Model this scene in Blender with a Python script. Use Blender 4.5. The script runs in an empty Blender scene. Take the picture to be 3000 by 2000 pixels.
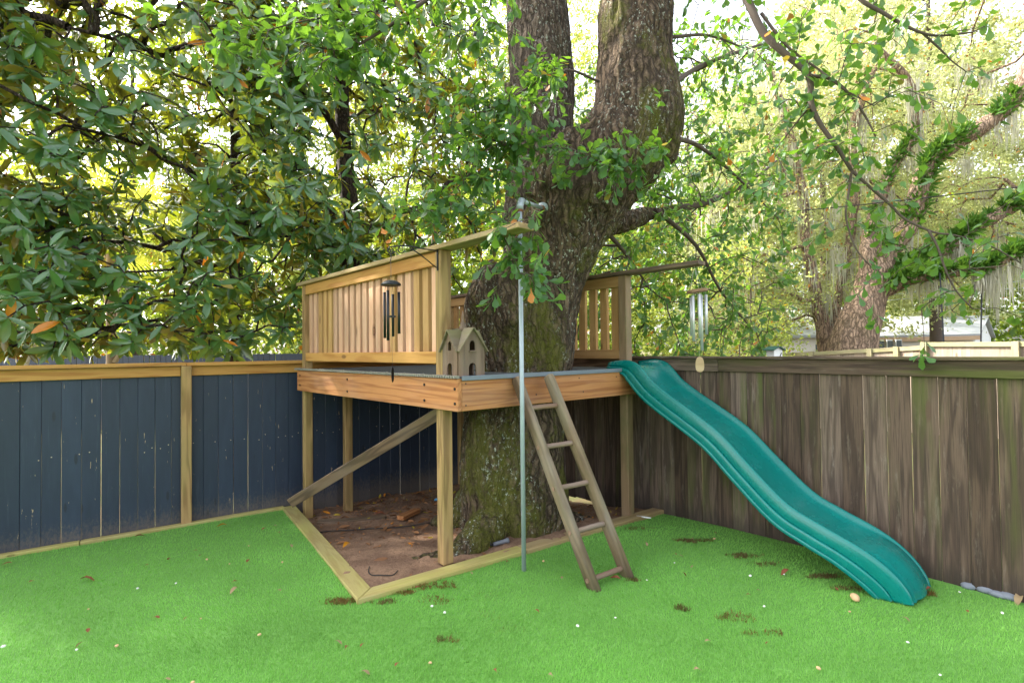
import bpy, bmesh, math, random
import numpy as np
from mathutils import Vector, Matrix, noise

random.seed(7)
rng = np.random.default_rng(7)
S = bpy.context.scene
COL = S.collection

# ------------------------------------------------------------------ camera, sky, sun, exposure
CAM_H, F = 1.58, 1500.0
PITCH, ROLL = math.atan(26 / 1500), 0.011
_fw = Vector((0, math.cos(PITCH), math.sin(PITCH)))
_u0 = Vector((0, -math.sin(PITCH), math.cos(PITCH)))
_r0 = Vector((1, 0, 0))
_R = _r0 * math.cos(ROLL) - _u0 * math.sin(ROLL)
_U = _u0 * math.cos(ROLL) + _r0 * math.sin(ROLL)
cam_d = bpy.data.cameras.new('camera')
cam_d.sensor_width = 36.0
cam_d.lens = 18.0
cam_d.clip_end = 2000
cam = bpy.data.objects.new('camera', cam_d)
COL.objects.link(cam)
cam.matrix_world = Matrix(((_R.x, _U.x, -_fw.x, 0), (_R.y, _U.y, -_fw.y, 0), (_R.z, _U.z, -_fw.z, CAM_H), (0, 0, 0, 1)))
S.camera = cam

SUN_DIR = Vector((-0.76, 0.35, 0.70)).normalized()      # towards the sun
w = bpy.data.worlds.new('World')
S.world = w
w.use_nodes = True
nt = w.node_tree
sky = nt.nodes.new('ShaderNodeTexSky')
sky.sky_type = 'NISHITA'
sky.sun_disc = False
sky.sun_elevation = math.asin(SUN_DIR.z)
sky.sun_rotation = math.atan2(SUN_DIR.x, SUN_DIR.y)
sky.air_density = 1.0
sky.dust_density = 4.0
sky.ozone_density = 1.0
hs = nt.nodes.new('ShaderNodeHueSaturation')
hs.inputs['Saturation'].default_value = 0.35            # thin bright cloud: an almost white sky
nt.links.new(sky.outputs[0], hs.inputs['Color'])
nt.links.new(hs.outputs[0], nt.nodes['Background'].inputs[0])
nt.nodes['Background'].inputs[1].default_value = 0.15

sun_d = bpy.data.lights.new('sun', 'SUN')
sun_d.energy = 2.8
sun_d.angle = math.radians(2.0)
sun_d.color = (1.0, 0.93, 0.8)
sun = bpy.data.objects.new('sun', sun_d)
COL.objects.link(sun)
sun.rotation_euler = SUN_DIR.to_track_quat('Z', 'Y').to_euler()
sun.location = (-6, 3, 12)

S.view_settings.view_transform = 'Standard'
S.view_settings.look = 'None'
S.view_settings.exposure = 2.5
S.view_settings.gamma = 1.0
S.view_settings.use_curve_mapping = False
S.cycles.use_denoising = True
S.cycles.max_bounces = 6
S.cycles.diffuse_bounces = 3
S.cycles.glossy_bounces = 2
S.cycles.transmission_bounces = 4
S.cycles.transparent_max_bounces = 4
S.cycles.sample_clamp_indirect = 6.0


def ray(px, py):
    return _fw + _R * ((px - 1500) / F) + _U * ((1000 - py) / F)


def at(px, py, d):
    v = ray(px, py)
    return Vector((0, 0, CAM_H)) + v * (d / v.y)


def proj(q):
    q = Vector(q) - Vector((0, 0, CAM_H))
    z = q.dot(_fw)
    return 1500 + F * q.dot(_R) / z, 1000 - F * q.dot(_U) / z, z


def gh(x, y):
    t = max(.75 * (.356 + .0453 * x - .0884 * y), -.34)
    return -math.log1p(math.exp(-25 * t)) / 25


def gp(px, py, dz=0.0):
    d = 4.0
    v = ray(px, py)
    for _ in range(60):
        q = at(px, py, d)
        d = .5 * d + .5 * ((gh(q.x, q.y) + dz - CAM_H) / v.z * v.y)
    return at(px, py, d)


# ------------------------------------------------------------------ node helpers
class NB:
    def __init__(self, name):
        self.m = bpy.data.materials.new(name)
        self.m.use_nodes = True
        self.t = self.m.node_tree
        self.t.nodes.clear()
        self.out = self.t.nodes.new('ShaderNodeOutputMaterial')

    def n(self, typ, ins=None, **kw):
        nd = self.t.nodes.new(typ)
        for k, v in kw.items():
            setattr(nd, k, v)
        if ins:
            for k, v in ins.items():
                self.set(nd, k, v)
        return nd

    def set(self, nd, k, v):
        s = nd.inputs[k]
        if isinstance(v, bpy.types.NodeSocket):
            self.t.links.new(v, s)
        elif isinstance(v, bpy.types.Node):
            self.t.links.new(v.outputs[0], s)
        else:
            if isinstance(v, (tuple, list)) and len(v) == 3 and s.type == 'RGBA':
                v = (*v, 1)
            s.default_value = v

    def math(self, op, a, b=0.0, c=0.0, clamp=False):
        nd = self.n('ShaderNodeMath', operation=op, use_clamp=clamp)
        for i, v in enumerate((a, b, c)):
            self.set(nd, i, v)
        return nd.outputs[0]

    def mix(self, f, a, b, blend='MIX'):
        nd = self.n('ShaderNodeMix', data_type='RGBA', blend_type=blend)
        self.set(nd, 0, f)
        self.set(nd, 6, a)
        self.set(nd, 7, b)
        return nd.outputs[2]

    def noise(self, vec, scale=1.0, detail=3.0, rough=.55, dist=0.0):
        nd = self.n('ShaderNodeTexNoise', {'Scale': scale, 'Detail': detail, 'Roughness': rough, 'Distortion': dist})
        self.set(nd, 'Vector', vec)
        return nd.outputs[0]

    def vor(self, vec, scale=1.0, feature='F1'):
        nd = self.n('ShaderNodeTexVoronoi', {'Scale': scale}, feature=feature)
        self.set(nd, 'Vector', vec)
        return nd

    def mapv(self, vec, scale):
        nd = self.n('ShaderNodeMapping', {'Scale': scale})
        self.set(nd, 'Vector', vec)
        return nd.outputs[0]

    def step(self, v, lo, hi):
        nd = self.n('ShaderNodeMapRange', {'From Min': lo, 'From Max': hi}, interpolation_type='SMOOTHSTEP')
        self.set(nd, 0, v)
        return nd.outputs[0]

    def ocoord(self, spread=True):
        """object coordinates shifted by a random amount per object"""
        tc = self.n('ShaderNodeTexCoord').outputs['Object']
        if not spread:
            return tc, None
        r = self.n('ShaderNodeObjectInfo').outputs['Random']
        cx = self.n('ShaderNodeCombineXYZ', {0: self.math('MULTIPLY', r, 37.0), 1: self.math('MULTIPLY', r, 71.0), 2: self.math('MULTIPLY', r, 53.0)})
        v = self.n('ShaderNodeVectorMath', {0: tc, 1: cx.outputs[0]}, operation='ADD').outputs[0]
        return v, r

    def pos(self):
        return self.n('ShaderNodeNewGeometry').outputs['Position']

    def bump(self, h, strength=.3, dist=.01):
        return self.n('ShaderNodeBump', {'Height': h, 'Strength': strength, 'Distance': dist}).outputs[0]

    def pbr(self, color, rough=.7, normal=None, metal=0.0, spec=.5):
        b = self.n('ShaderNodeBsdfPrincipled', {'Base Color': color, 'Roughness': rough, 'Metallic': metal, 'Specular IOR Level': spec})
        if normal is not None:
            self.set(b, 'Normal', normal)
        return b

    def done(self, sh):
        self.t.links.new(sh.outputs[0], self.out.inputs[0])
        return self.m


def wood(name, c1, c2, rings=7.0, contrast=.7, algae=0.0, grey=0.0, rough=.75, knots=.05, fiber=.3, vary=.25, algae_col=(.17, .2, .03), scale=(1.0, 9, 9), bump=.25):
    b = NB(name)
    v, r = b.ocoord()
    nz = b.noise(b.mapv(v, scale), 1.0, 2.0, .5, .2)
    ring = b.math('PINGPONG', b.math('MULTIPLY', nz, rings), 1.0)
    ringf = b.step(ring, .25, .95)
    fib = b.noise(b.mapv(v, (5, 170, 170)), 1.0, 3.0, .6)
    col = b.mix(b.math('MULTIPLY', ringf, contrast), c1, c2)
    dark = tuple(x * .45 for x in c2)
    col = b.mix(b.math('MULTIPLY', b.step(fib, .5, .75), fiber), col, dark)
    if knots > 0:
        k = b.vor(b.mapv(v, (1.6, 4.2, 4.2)), 1.0)
        km = b.step(k.outputs['Distance'], knots * 2.2, knots)
        kr = b.step(b.math('SINE', b.math('MULTIPLY', k.outputs['Distance'], 160.0)), -.6, .8)
        col = b.mix(b.math('MULTIPLY', km, .85), col, b.mix(kr, tuple(x * .25 for x in c2), tuple(x * .6 for x in c2)))
    if grey > 0:
        g = b.step(b.noise(b.mapv(v, (1.2, 5, 5)), 1.3, 4.0, .6), .42, .68)
        col = b.mix(b.math('MULTIPLY', g, grey), col, (.30, .28, .25))
    if algae > 0:
        g = b.step(b.noise(b.mapv(v, (1.0, 3.5, 3.5)), 1.6, 4.0, .65), .40, .66)
        col = b.mix(b.math('MULTIPLY', g, algae), col, algae_col)
    hs = b.n('ShaderNodeHueSaturation', {'Value': b.math('ADD', b.math('MULTIPLY', r, vary), 1.0 - vary * .5), 'Color': col})
    h = b.math('ADD', b.math('MULTIPLY', ringf, .5), fib)
    return b.done(b.pbr(hs.outputs[0], rough, b.bump(h, bump, .004)))


M = {}
M['slat'] = wood('pale_pine', (.62, .375, .235), (.47, .24, .13), 6, .5, 0, .12, vary=.3, knots=.06)
M['slat_yellow'] = wood('yellow_pine', (.47, .275, .105), (.34, .17, .048), 6, .55, .06, 0, vary=.3)
M['trim'] = wood('trim_pine', (.48, .25, .062), (.34, .14, .024), 8, .7, .0, 0, vary=.12)
M['rim'] = wood('rim_pine', (.45, .195, .065), (.25, .082, .02), 10, .7, 0, .14, vary=.1, scale=(.55, 12, 12), knots=.03)
M['post'] = wood('treated_post', (.41, .255, .10), (.20, .112, .038), 9, .75, .28, .08, vary=.2, algae_col=(.20, .195, .035))
M['dark_post'] = wood('mossy_post', (.26, .17, .09), (.17, .10, .05), 7, .5, .5, .1, vary=.2, algae_col=(.09, .11, .03))
M['cap'] = wood('weathered_cap', (.38, .265, .12), (.23, .145, .058), 8, .65, .22, .2, vary=.15, algae_col=(.27, .26, .09))
M['kerb'] = wood('treated_edging', (.39, .325, .115), (.30, .225, .070), 10, .6, .35, .1, vary=.12, algae_col=(.42, .42, .09), knots=.03)
M['sun_rail'] = wood('mossy_rail', (.30, .26, .16), (.22, .18, .10), 7, .5, .5, .2, vary=.2, algae_col=(.25, .26, .08))
M['sun_board'] = wood('grey_pickets', (.33, .25, .19), (.22, .155, .115), 7, .6, .1, .3, vary=.3)
M['old'] = wood('old_lumber', (.19, .12, .07), (.075, .045, .028), 7, .8, .06, .14, vary=.2)
M['ladder'] = wood('ladder_wood', (.20, .132, .080), (.095, .058, .032), 9, .8, .22, .3, vary=.15, algae_col=(.25, .24, .09))
M['rung'] = wood('rung_wood', (.26, .16, .10), (.13, .075, .05), 6, .6, 0, .3, vary=.15)
M['bird'] = wood('birdhouse_wood', (.225, .145, .092), (.115, .074, .046), 5, .7, .04, .2, vary=.5, knots=.03)
M['bird_roof'] = wood('birdhouse_roof', (.18, .14, .085), (.11, .08, .05), 5, .5, .3, .2, vary=.3, knots=0)
M['shade_in'] = wood('birdhouse_inner_shade', (.05, .035, .025), (.03, .02, .015), 5, .5, 0, 0, knots=0)  # near-black wood stands in for the shade inside the birdhouse
M['cherry'] = wood('chime_wood', (.27, .16, .09), (.17, .09, .045), 6, .5, 0, .2, knots=0)
M['sail'] = wood('sail_wood', (.52, .38, .22), (.40, .26, .13), 6, .5, 0, 0, knots=0)


def weathered():
    b = NB('weathered_fence_wood')
    v, r = b.ocoord()
    nz = b.noise(b.mapv(v, (.9, 10, 10)), 1.0, 2.0, .5, .3)
    ringf = b.step(b.math('PINGPONG', b.math('MULTIPLY', nz, 9.0), 1.0), .2, .95)
    fib = b.noise(b.mapv(v, (4, 150, 150)), 1.0, 4.0, .65)
    col = b.mix(ringf, (.142, .092, .062), (.072, .044, .029))
    col = b.mix(b.math('MULTIPLY', b.step(fib, .42, .72), .75), col, (.032, .020, .014))
    pale = b.step(b.noise(b.mapv(v, (2.2, 14, 14)), 1.4, 5.0, .7), .55, .72)
    col = b.mix(b.math('MULTIPLY', pale, .6), col, (.22, .175, .135))
    al = b.step(b.noise(b.mapv(v, (.7, 9, 9)), 1.1, 3.0, .6), .47, .70)
    al2 = b.step(b.noise(b.mapv(b.pos(), (.9, .9, .5)), 1.2, 2.0, .5), .35, .65)
    col = b.mix(b.math('MULTIPLY', b.math('MULTIPLY', al, al2), .9), col, (.075, .088, .012))
    k = b.vor(b.mapv(v, (1.5, 6.5, 6.5)), 1.0)
    col = b.mix(b.math('MULTIPLY', b.step(k.outputs['Distance'], .15, .07), .7), col, (.10, .055, .035))
    # lowest hand's breadth darker, with a noisy upper edge
    z = b.n('ShaderNodeSeparateXYZ', {0: b.pos()}).outputs[2]
    e = b.math('ADD', z, b.math('MULTIPLY', b.noise(b.mapv(v, (3, 30, 30)), 1.5, 3.0), -.35))
    col = b.mix(b.math('MULTIPLY', b.step(e, .0, -.19), .75), col, (.04, .028, .02))
    hs = b.n('ShaderNodeHueSaturation', {'Value': b.math('ADD', b.math('MULTIPLY', r, .75), .6), 'Saturation': b.math('ADD', b.math('MULTIPLY', r, -.3), 1.1), 'Color': col})
    return b.done(b.pbr(hs.outputs[0], .85, b.bump(b.math('ADD', fib, ringf), .5, .004)))


def navy():
    b = NB('navy_fence_paint')
    v, r = b.ocoord()
    fib = b.noise(b.mapv(v, (3, 90, 90)), 1.0, 4.0, .6)
    col = b.mix(b.noise(b.mapv(v, (2, 8, 8)), 1.5, 4.0), (.010, .019, .038), (.021, .036, .065))
    wear = b.step(b.noise(b.mapv(v, (1.4, 30, 30)), 1.0, 4.0, .7), .58, .78)
    col = b.mix(b.math('MULTIPLY', wear, .35), col, (.065, .090, .125))
    chip = b.step(b.noise(b.mapv(v, (7, 60, 60)), 1.0, 3.0, .6), .685, .71)
    chipz = b.step(b.noise(b.mapv(v, (1.6, 9, 9)), 1.0, 1.0, .6), .46, .56)
    col = b.mix(b.math('MULTIPLY', chip, chipz), col, (.48, .35, .2))
    k = b.vor(b.mapv(v, (1.9, 7, 7)), 1.0)
    col = b.mix(b.math('MULTIPLY', b.step(k.outputs['Distance'], .12, .07), .8), col, (.008, .013, .022))
    z = b.n('ShaderNodeSeparateXYZ', {0: b.pos()}).outputs[2]
    e = b.math('ADD', z, b.math('MULTIPLY', b.noise(b.mapv(v, (25, 50, 50)), 1.0, 4.0, .7), -.55))
    col = b.mix(b.math('MULTIPLY', b.step(e, -.25, -.52), .65), col, (.12, .095, .072))
    hs = b.n('ShaderNodeHueSaturation', {'Value': b.math('ADD', b.math('MULTIPLY', r, .35), .85), 'Color': col})
    return b.done(b.pbr(hs.outputs[0], .55, b.bump(fib, .25, .004)))


def bark(name, base1, base2, moss=.6, lichen=.4, lscale=1.0, low=None, plate=11.0):
    b = NB(name)
    v = b.pos()
    wob = b.n('ShaderNodeTexNoise', {'Scale': 5.0, 'Detail': 3.0})
    b.set(wob, 'Vector', v)
    v2 = b.n('ShaderNodeVectorMath', {0: v, 1: b.n('ShaderNodeVectorMath', {0: wob.outputs['Color'], 1: (.16, .16, .16)}, operation='MULTIPLY').outputs[0]}, operation='ADD').outputs[0]
    p = plate / lscale
    vo = b.vor(b.mapv(v2, (p, p, p * .15)), 1.0, 'DISTANCE_TO_EDGE')
    edge = b.math('ADD', b.math('MULTIPLY', b.step(vo.outputs['Distance'], .01, .20), .75), .25)
    rid = b.noise(b.mapv(v2, (30 / lscale, 30 / lscale, 7 / lscale)), 1.0, 4.0, .65, .3)
    crack = b.math('MULTIPLY', edge, b.step(rid, .22, .60))
    tone = b.mix(b.noise(b.mapv(v, (4, 4, 1.5)), 1.0, 4.0, .6), base2, base1)
    tone = b.mix(b.math('MULTIPLY', b.step(b.noise(v, 55.0, 3.0, .7), .5, .7), .5), tone, tuple(min(1, x * 1.7) for x in base1))
    col = b.mix(crack, tuple(x * .16 for x in base2), tone)
    mz = b.math('ADD', b.noise(b.mapv(v, (1.7, 1.7, .9)), 1.3, 4.0, .65), b.math('MULTIPLY', b.noise(v, 26.0, 4.0, .7), .35))
    if low:
        z = b.n('ShaderNodeSeparateXYZ', {0: v}).outputs[2]
        mz = b.math('ADD', mz, b.math('MULTIPLY', b.step(z, low, low * .2), .07))
    m = b.step(mz, .68, .86)
    mcol = b.mix(b.noise(v, 75.0, 3.0, .7), (.022, .028, .004), (.19, .20, .022))
    col = b.mix(b.math('MULTIPLY', m, moss), col, mcol)
    lz = b.step(b.noise(b.mapv(v, (2.6, 2.6, 1.3)), 1.0, 3.0, .6), .44, .60)
    lc = b.step(b.noise(b.mapv(v, (1, 1, .7)), 38.0, 5.0, .75), .56, .64)
    col = b.mix(b.math('MULTIPLY', b.math('MULTIPLY', lc, lz), lichen), col, (.50, .54, .45))
    h = b.math('ADD', b.math('MULTIPLY', crack, .7), b.math('ADD', b.math('MULTIPLY', b.noise(v, 80.0, 4.0), .25), b.math('MULTIPLY', b.math('MULTIPLY', m, b.noise(v, 60.0, 4.0)), .4)))
    return b.done(b.pbr(col, .9, b.bump(h, 1.0, .035), spec=.2))


def simple(name, c, rough=.6, metal=0.0, nscale=20.0, var=.25, bump=.1, spec=.5):
    b = NB(name)
    v, r = b.ocoord()
    nz = b.noise(v, nscale, 4.0, .6)
    col = b.mix(nz, tuple(x * (1 - var) for x in c), tuple(min(1, x * (1 + var)) for x in c))
    return b.done(b.pbr(col, b.math('ADD', b.math('MULTIPLY', nz, .2), rough - .1), b.bump(nz, bump, .003), metal, spec))


def leafmat(name, top1, top2, trans, back=None, rough=.35, gloss=.5, odd=.02, odd_col=(.55, .2, .02), tfac=.35, odd2=(.5, .38, .04)):
    b = NB(name)
    g = b.n('ShaderNodeNewGeometry')
    oi = b.n('ShaderNodeObjectInfo').outputs['Random']
    rr = b.math('FRACT', b.math('ADD', g.outputs['Random Per Island'], oi))
    r2 = b.math('FRACT', b.math('MULTIPLY', rr, 17.3))
    col = b.mix(rr, top1, top2)
    isodd = b.math('GREATER_THAN', r2, 1.0 - odd)
    ocol = b.mix(b.math('GREATER_THAN', b.math('FRACT', b.math('MULTIPLY', rr, 91.7)), .5), odd_col, odd2)
    col = b.mix(isodd, col, ocol)
    front = col
    if back:
        front = b.mix(g.outputs['Backfacing'], col, back)
    nz = b.noise(g.outputs['Position'], 25.0, 2.0)
    p = b.pbr(front, b.math('ADD', b.math('MULTIPLY', nz, .2), rough - .1), None, 0.0, gloss)
    tcol = b.mix(isodd, b.mix(rr, trans, tuple(min(1, x * 1.25) for x in trans)), ocol)
    t = b.n('ShaderNodeBsdfTranslucent', {'Color': tcol})
    mx = b.n('ShaderNodeMixShader', {0: tfac})
    b.t.links.new(p.outputs[0], mx.inputs[1])
    b.t.links.new(t.outputs[0], mx.inputs[2])
    return b.done(mx)


M['weathered'] = weathered()
M['navy'] = navy()
M['bark'] = bark('oak_bark', (.175, .125, .083), (.105, .072, .047), .7, .85, 1.0, 3.4, 17.0)
M['bark_pale'] = bark('lichened_bark', (.20, .155, .12), (.12, .085, .062), .15, .95, 1.0, None, 19.0)
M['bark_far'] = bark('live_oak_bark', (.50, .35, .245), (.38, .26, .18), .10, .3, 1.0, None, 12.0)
M['bark_mag'] = bark('magnolia_bark', (.10, .07, .055), (.07, .05, .04), .1, .2, .6)
M['twig'] = simple('twig_bark', (.085, .062, .048), .9, 0, 40)
M['pale_bark'] = simple('pale_bark', (.45, .40, .34), .9, 0, 12)
M['palm_bark'] = simple('palm_trunk', (.28, .2, .13), .9, 0, 12)
M['boot'] = simple('palm_boot', (.40, .30, .21), .8, 0, 20)
M['magnolia'] = leafmat('magnolia_leaf', (.026, .104, .032), (.064, .178, .056), (.42, .48, .02), (.20, .13, .035), .22, .8, .018, tfac=.21)
M['oak_leaf'] = leafmat('water_oak_leaf', (.026, .088, .022), (.060, .150, .042), (.24, .46, .03), (.07, .14, .055), .40, .5, .022, tfac=.34)
M['far_leaf'] = leafmat('sunlit_leaf', (.15, .21, .05), (.32, .37, .10), (.54, .62, .12), None, .6, .3, .03, tfac=.45)
M['far_green'] = leafmat('garden_leaf', (.04, .09, .018), (.10, .17, .03), (.32, .42, .03), None, .6, .3, .03, tfac=.45)
M['live_leaf'] = leafmat('live_oak_leaf', (.20, .24, .10), (.40, .43, .20), (.58, .62, .24), None, .6, .3, .03, tfac=.42)
M['fern'] = leafmat('fern_leaf', (.03, .10, .012), (.07, .17, .02), (.16, .30, .03), None, .6, .3, 0.0, tfac=.35)
M['moss'] = leafmat('hanging_moss', (.42, .42, .33), (.58, .56, .45), (.6, .58, .45), None, .9, .1, 0.0, tfac=.4)
M['frond'] = leafmat('palm_frond', (.14, .20, .04), (.26, .28, .06), (.55, .55, .06), None, .5, .4, 0.0, tfac=.4)
M['litter'] = leafmat('dry_leaf', (.16, .075, .035), (.32, .15, .06), (.3, .12, .03), None, .7, .3, .1, (.6, .22, .02), .15)
M['grey_metal'] = simple('galvanised_steel', (.36, .42, .46), .45, .25, 8, .15)
M['steel_edge'] = simple('grey_edge_strip', (.16, .19, .22), .45, .2, 8, .15)
M['rust'] = simple('rusty_thread', (.22, .09, .045), .85, .1, 40)
M['black'] = simple('black_metal', (.014, .015, .017), .38, .3, 20, .2)
M['chain'] = simple('dark_iron', (.05, .045, .045), .5, .7, 20, .2)
M['string'] = simple('chime_cord', (.12, .10, .09), .9)
M['white_string'] = simple('white_cord', (.7, .68, .62), .9)
M['alu'] = simple('brushed_aluminium', (.62, .63, .65), .32, .5, 30, .1)
M['teal'] = simple('teal_plastic', (.0, .172, .150), .27, 0, 7, .14, .02, .5)
M['teal_dark'] = simple('teal_emboss', (.0, .07, .07), .5, 0, 3, .06)
M['mat'] = simple('rubber_mat', (.055, .062, .066), .85, 0, 60, .3, .4)
M['mat_edge'] = simple('mat_edge', (.23, .22, .18), .9, 0, 50, .35, .4)
M['stone'] = simple('river_stone', (.17, .19, .22), .7, 0, 9, .35, .2)
M['pebble'] = simple('tan_pebble', (.60, .38, .2), .7, 0, 9, .2)
M['chip'] = simple('white_chip', (.75, .73, .7), .8)
M['roof'] = simple('shingle_roof', (.42, .44, .46), .9, 0, 14, .2)
M['siding'] = simple('cream_siding', (.70, .64, .56), .8, 0, 3, .06)
M['white'] = simple('white_paint', (.8, .8, .78), .6, 0, 4, .05)
M['tan'] = simple('tan_trim', (.5, .33, .2), .7)
M['glass'] = simple('window_glass', (.06, .08, .09), .15, 0, 2, .1)
M['green_roof'] = simple('green_roof', (.02, .11, .07), .6)
M['strap'] = simple('black_strap', (.015, .016, .02), .7)
M['cable'] = simple('black_cable', (.02, .018, .017), .7)
M['bulb'] = simple('frosted_bulb', (.70, .68, .5), .2, 0, 6, .05)
M['pipe'] = simple('grey_pipe', (.12, .13, .15), .5, 0, 40, .3)
M['tan_nail'] = simple('pale_nail_head', (.42, .34, .24), .7)
M['blue'] = simple('blue_tag', (.1, .35, .6), .5)


def soilmat(name, c1, c2, c3):
    b = NB(name)
    v = b.pos()
    col = b.mix(b.step(b.noise(v, 2.2, 4.0, .6), .38, .62), c1, c2)
    col = b.mix(b.math('MULTIPLY', b.step(b.noise(v, 45.0, 4.0, .7), .5, .68), .55), col, c3)
    col = b.mix(b.math('MULTIPLY', b.step(b.noise(v, 160.0, 2.0, .7), .55, .7), .4), col, tuple(min(1, x * 1.7) for x in c1))
    h = b.math('ADD', b.noise(v, 28.0, 5.0, .65), b.math('MULTIPLY', b.noise(v, 140.0, 3.0), .4))
    return b.done(b.pbr(col, .95, b.bump(h, .8, .02), spec=.1))


M['dirt'] = soilmat('bare_dirt', (.31, .195, .125), (.19, .115, .075), (.065, .042, .028))
M['soil'] = soilmat('garden_soil', (.10, .11, .045), (.12, .09, .05), (.05, .04, .028))


def turfmat():
    b = NB('artificial_grass')
    at_ = b.n('ShaderNodeVertexColor', layer_name='col')
    g = b.n('ShaderNodeNewGeometry')
    p = b.pbr(at_.outputs[0], .5, None, 0.0, .35)
    t = b.n('ShaderNodeBsdfTranslucent', {'Color': b.mix(.5, at_.outputs[0], (.24, .54, .09))})
    mx = b.n('ShaderNodeMixShader', {0: .42})
    b.t.links.new(p.outputs[0], mx.inputs[1])
    b.t.links.new(t.outputs[0], mx.inputs[2])
    return b.done(mx)


M['turf'] = turfmat()
M['turf_base'] = simple('turf_backing', (.12, .30, .05), .9, 0, 90, .4)


# ------------------------------------------------------------------ object helpers
def link(o):
    COL.objects.link(o)
    return o


def thing(name, loc, label, cat, group=None):
    o = link(bpy.data.objects.new(name, None))
    o.empty_display_size = .1
    o.location = loc
    o['label'] = label
    o['category'] = cat
    if group:
        o['group'] = group
    return o


def tag(o, label, cat, group=None):
    o['label'] = label
    o['category'] = cat
    if group:
        o['group'] = group
    return o


def adopt(o, parent):
    """make o (placed in world space) a child; walks up because parents only have a location"""
    o.parent = parent
    off = Vector((0, 0, 0))
    o.matrix_parent_inverse = wmat(parent).inverted()
    return o


WM = {}


def wmat(o):
    if o.name in WM:
        return WM[o.name]
    return Matrix.Translation(o.location)


def mesh_obj(name, verts, faces, mat, parent=None, smooth=False, matrix=None):
    me = bpy.data.meshes.new(name)
    me.from_pydata([tuple(v) for v in verts], [], faces)
    return place(name, me, mat, parent, smooth, matrix)


def place(name, me, mat, parent=None, smooth=False, matrix=None):
    if mat is not None and not me.materials:
        me.materials.append(mat)
    if smooth:
        me.polygons.foreach_set('use_smooth', [True] * len(me.polygons))
    o = link(bpy.data.objects.new(name, me))
    if matrix is not None:
        o.matrix_basis = matrix
        WM[o.name] = matrix.copy()
    else:
        WM[o.name] = Matrix.Identity(4)
    if parent is not None:
        adopt(o, parent)
    return o


BOX = {}


def box_mesh(l, w_, t, mat, bev=.004):
    key = (round(l, 3), round(w_, 3), round(t, 3), mat.name, bev)
    if key in BOX:
        return BOX[key]
    bm = bmesh.new()
    bmesh.ops.create_cube(bm, size=1.0)
    for v in bm.verts:
        v.co = Vector((v.co.x * l, v.co.y * w_, v.co.z * t))
    if bev > 0:
        bmesh.ops.bevel(bm, geom=bm.edges[:], offset=min(bev, t * .3), segments=1, affect='EDGES')
    me = bpy.data.meshes.new('plank')
    bm.to_mesh(me)
    bm.free()
    me.materials.append(mat)
    BOX[key] = me
    return me


def frame(p0, p1, nrm):
    x = (Vector(p1) - Vector(p0)).normalized()
    z = Vector(nrm)
    z = (z - x * z.dot(x)).normalized()
    y = z.cross(x)
    c = (Vector(p0) + Vector(p1)) * .5
    return Matrix(((x.x, y.x, z.x, c.x), (x.y, y.y, z.y, c.y), (x.z, y.z, z.z, c.z), (0, 0, 0, 1)))


def plank(name, p0, p1, w_, t, nrm, mat, parent=None, bev=.004):
    """a board from p0 to p1 (centre line), w_ wide, t thick along nrm"""
    l = (Vector(p1) - Vector(p0)).length
    me = box_mesh(l, w_, t, mat, bev)
    return place(name, me, None, parent, False, frame(p0, p1, nrm))


def ring_pts(c, ax, r, n, ref=None, ph=0.0):
    ax = Vector(ax).normalized()
    ref = Vector((0, 0, 1)) if ref is None else ref
    if abs(ax.dot(ref)) > .95:
        ref = Vector((1, 0, 0))
    u = ax.cross(ref).normalized()
    v = ax.cross(u)
    return [Vector(c) + (u * math.cos(ph + 2 * math.pi * i / n) + v * math.sin(ph + 2 * math.pi * i / n)) * r for i in range(n)]


def tube_data(pts, rad, n=8, caps=True):
    pts = [Vector(p) for p in pts]
    if not isinstance(rad, (list, tuple)):
        rad = [rad] * len(pts)
    V, Fc = [], []
    ref = None
    u = None
    for i, p in enumerate(pts):
        a = (pts[min(i + 1, len(pts) - 1)] - pts[max(i - 1, 0)]).normalized()
        if u is None:
            ref = Vector((0, 0, 1)) if abs(a.z) < .9 else Vector((1, 0, 0))
            u = a.cross(ref).normalized()
        else:
            u = (u - a * u.dot(a)).normalized()
        v = a.cross(u)
        for k in range(n):
            t = 2 * math.pi * k / n
            V.append(p + (u * math.cos(t) + v * math.sin(t)) * rad[i])
    for i in range(len(pts) - 1):
        for k in range(n):
            k2 = (k + 1) % n
            Fc.append((i * n + k, i * n + k2, (i + 1) * n + k2, (i + 1) * n + k))
    if caps:
        Fc.append(tuple(range(n - 1, -1, -1)))
        b0 = (len(pts) - 1) * n
        Fc.append(tuple(range(b0, b0 + n)))
    return V, Fc


def tube(name, pts, rad, mat, parent=None, n=8, smooth=True):
    V, Fc = tube_data(pts, rad, n)
    return mesh_obj(name, V, Fc, mat, parent, smooth)


def merge(parts):
    V, Fc = [], []
    for v, f in parts:
        o = len(V)
        V += list(v)
        Fc += [tuple(i + o for i in q) for q in f]
    return V, Fc


def smooth_line(pts, k=4):
    """Catmull-Rom through pts"""
    pts = [Vector(p) for p in pts]
    P = [pts[0] * 2 - pts[1]] + pts + [pts[-1] * 2 - pts[-2]]
    out = []
    for i in range(1, len(P) - 2):
        for j in range(k):
            t = j / k
            a, b, c, d = P[i - 1], P[i], P[i + 1], P[i + 2]
            out.append(.5 * ((2 * b) + (c - a) * t + (2 * a - 5 * b + 4 * c - d) * t * t + (3 * b - a - 3 * c + d) * t ** 3))
    out.append(pts[-1])
    return out


def interp(xs, ys, x):
    return float(np.interp(x, xs, ys))


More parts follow.
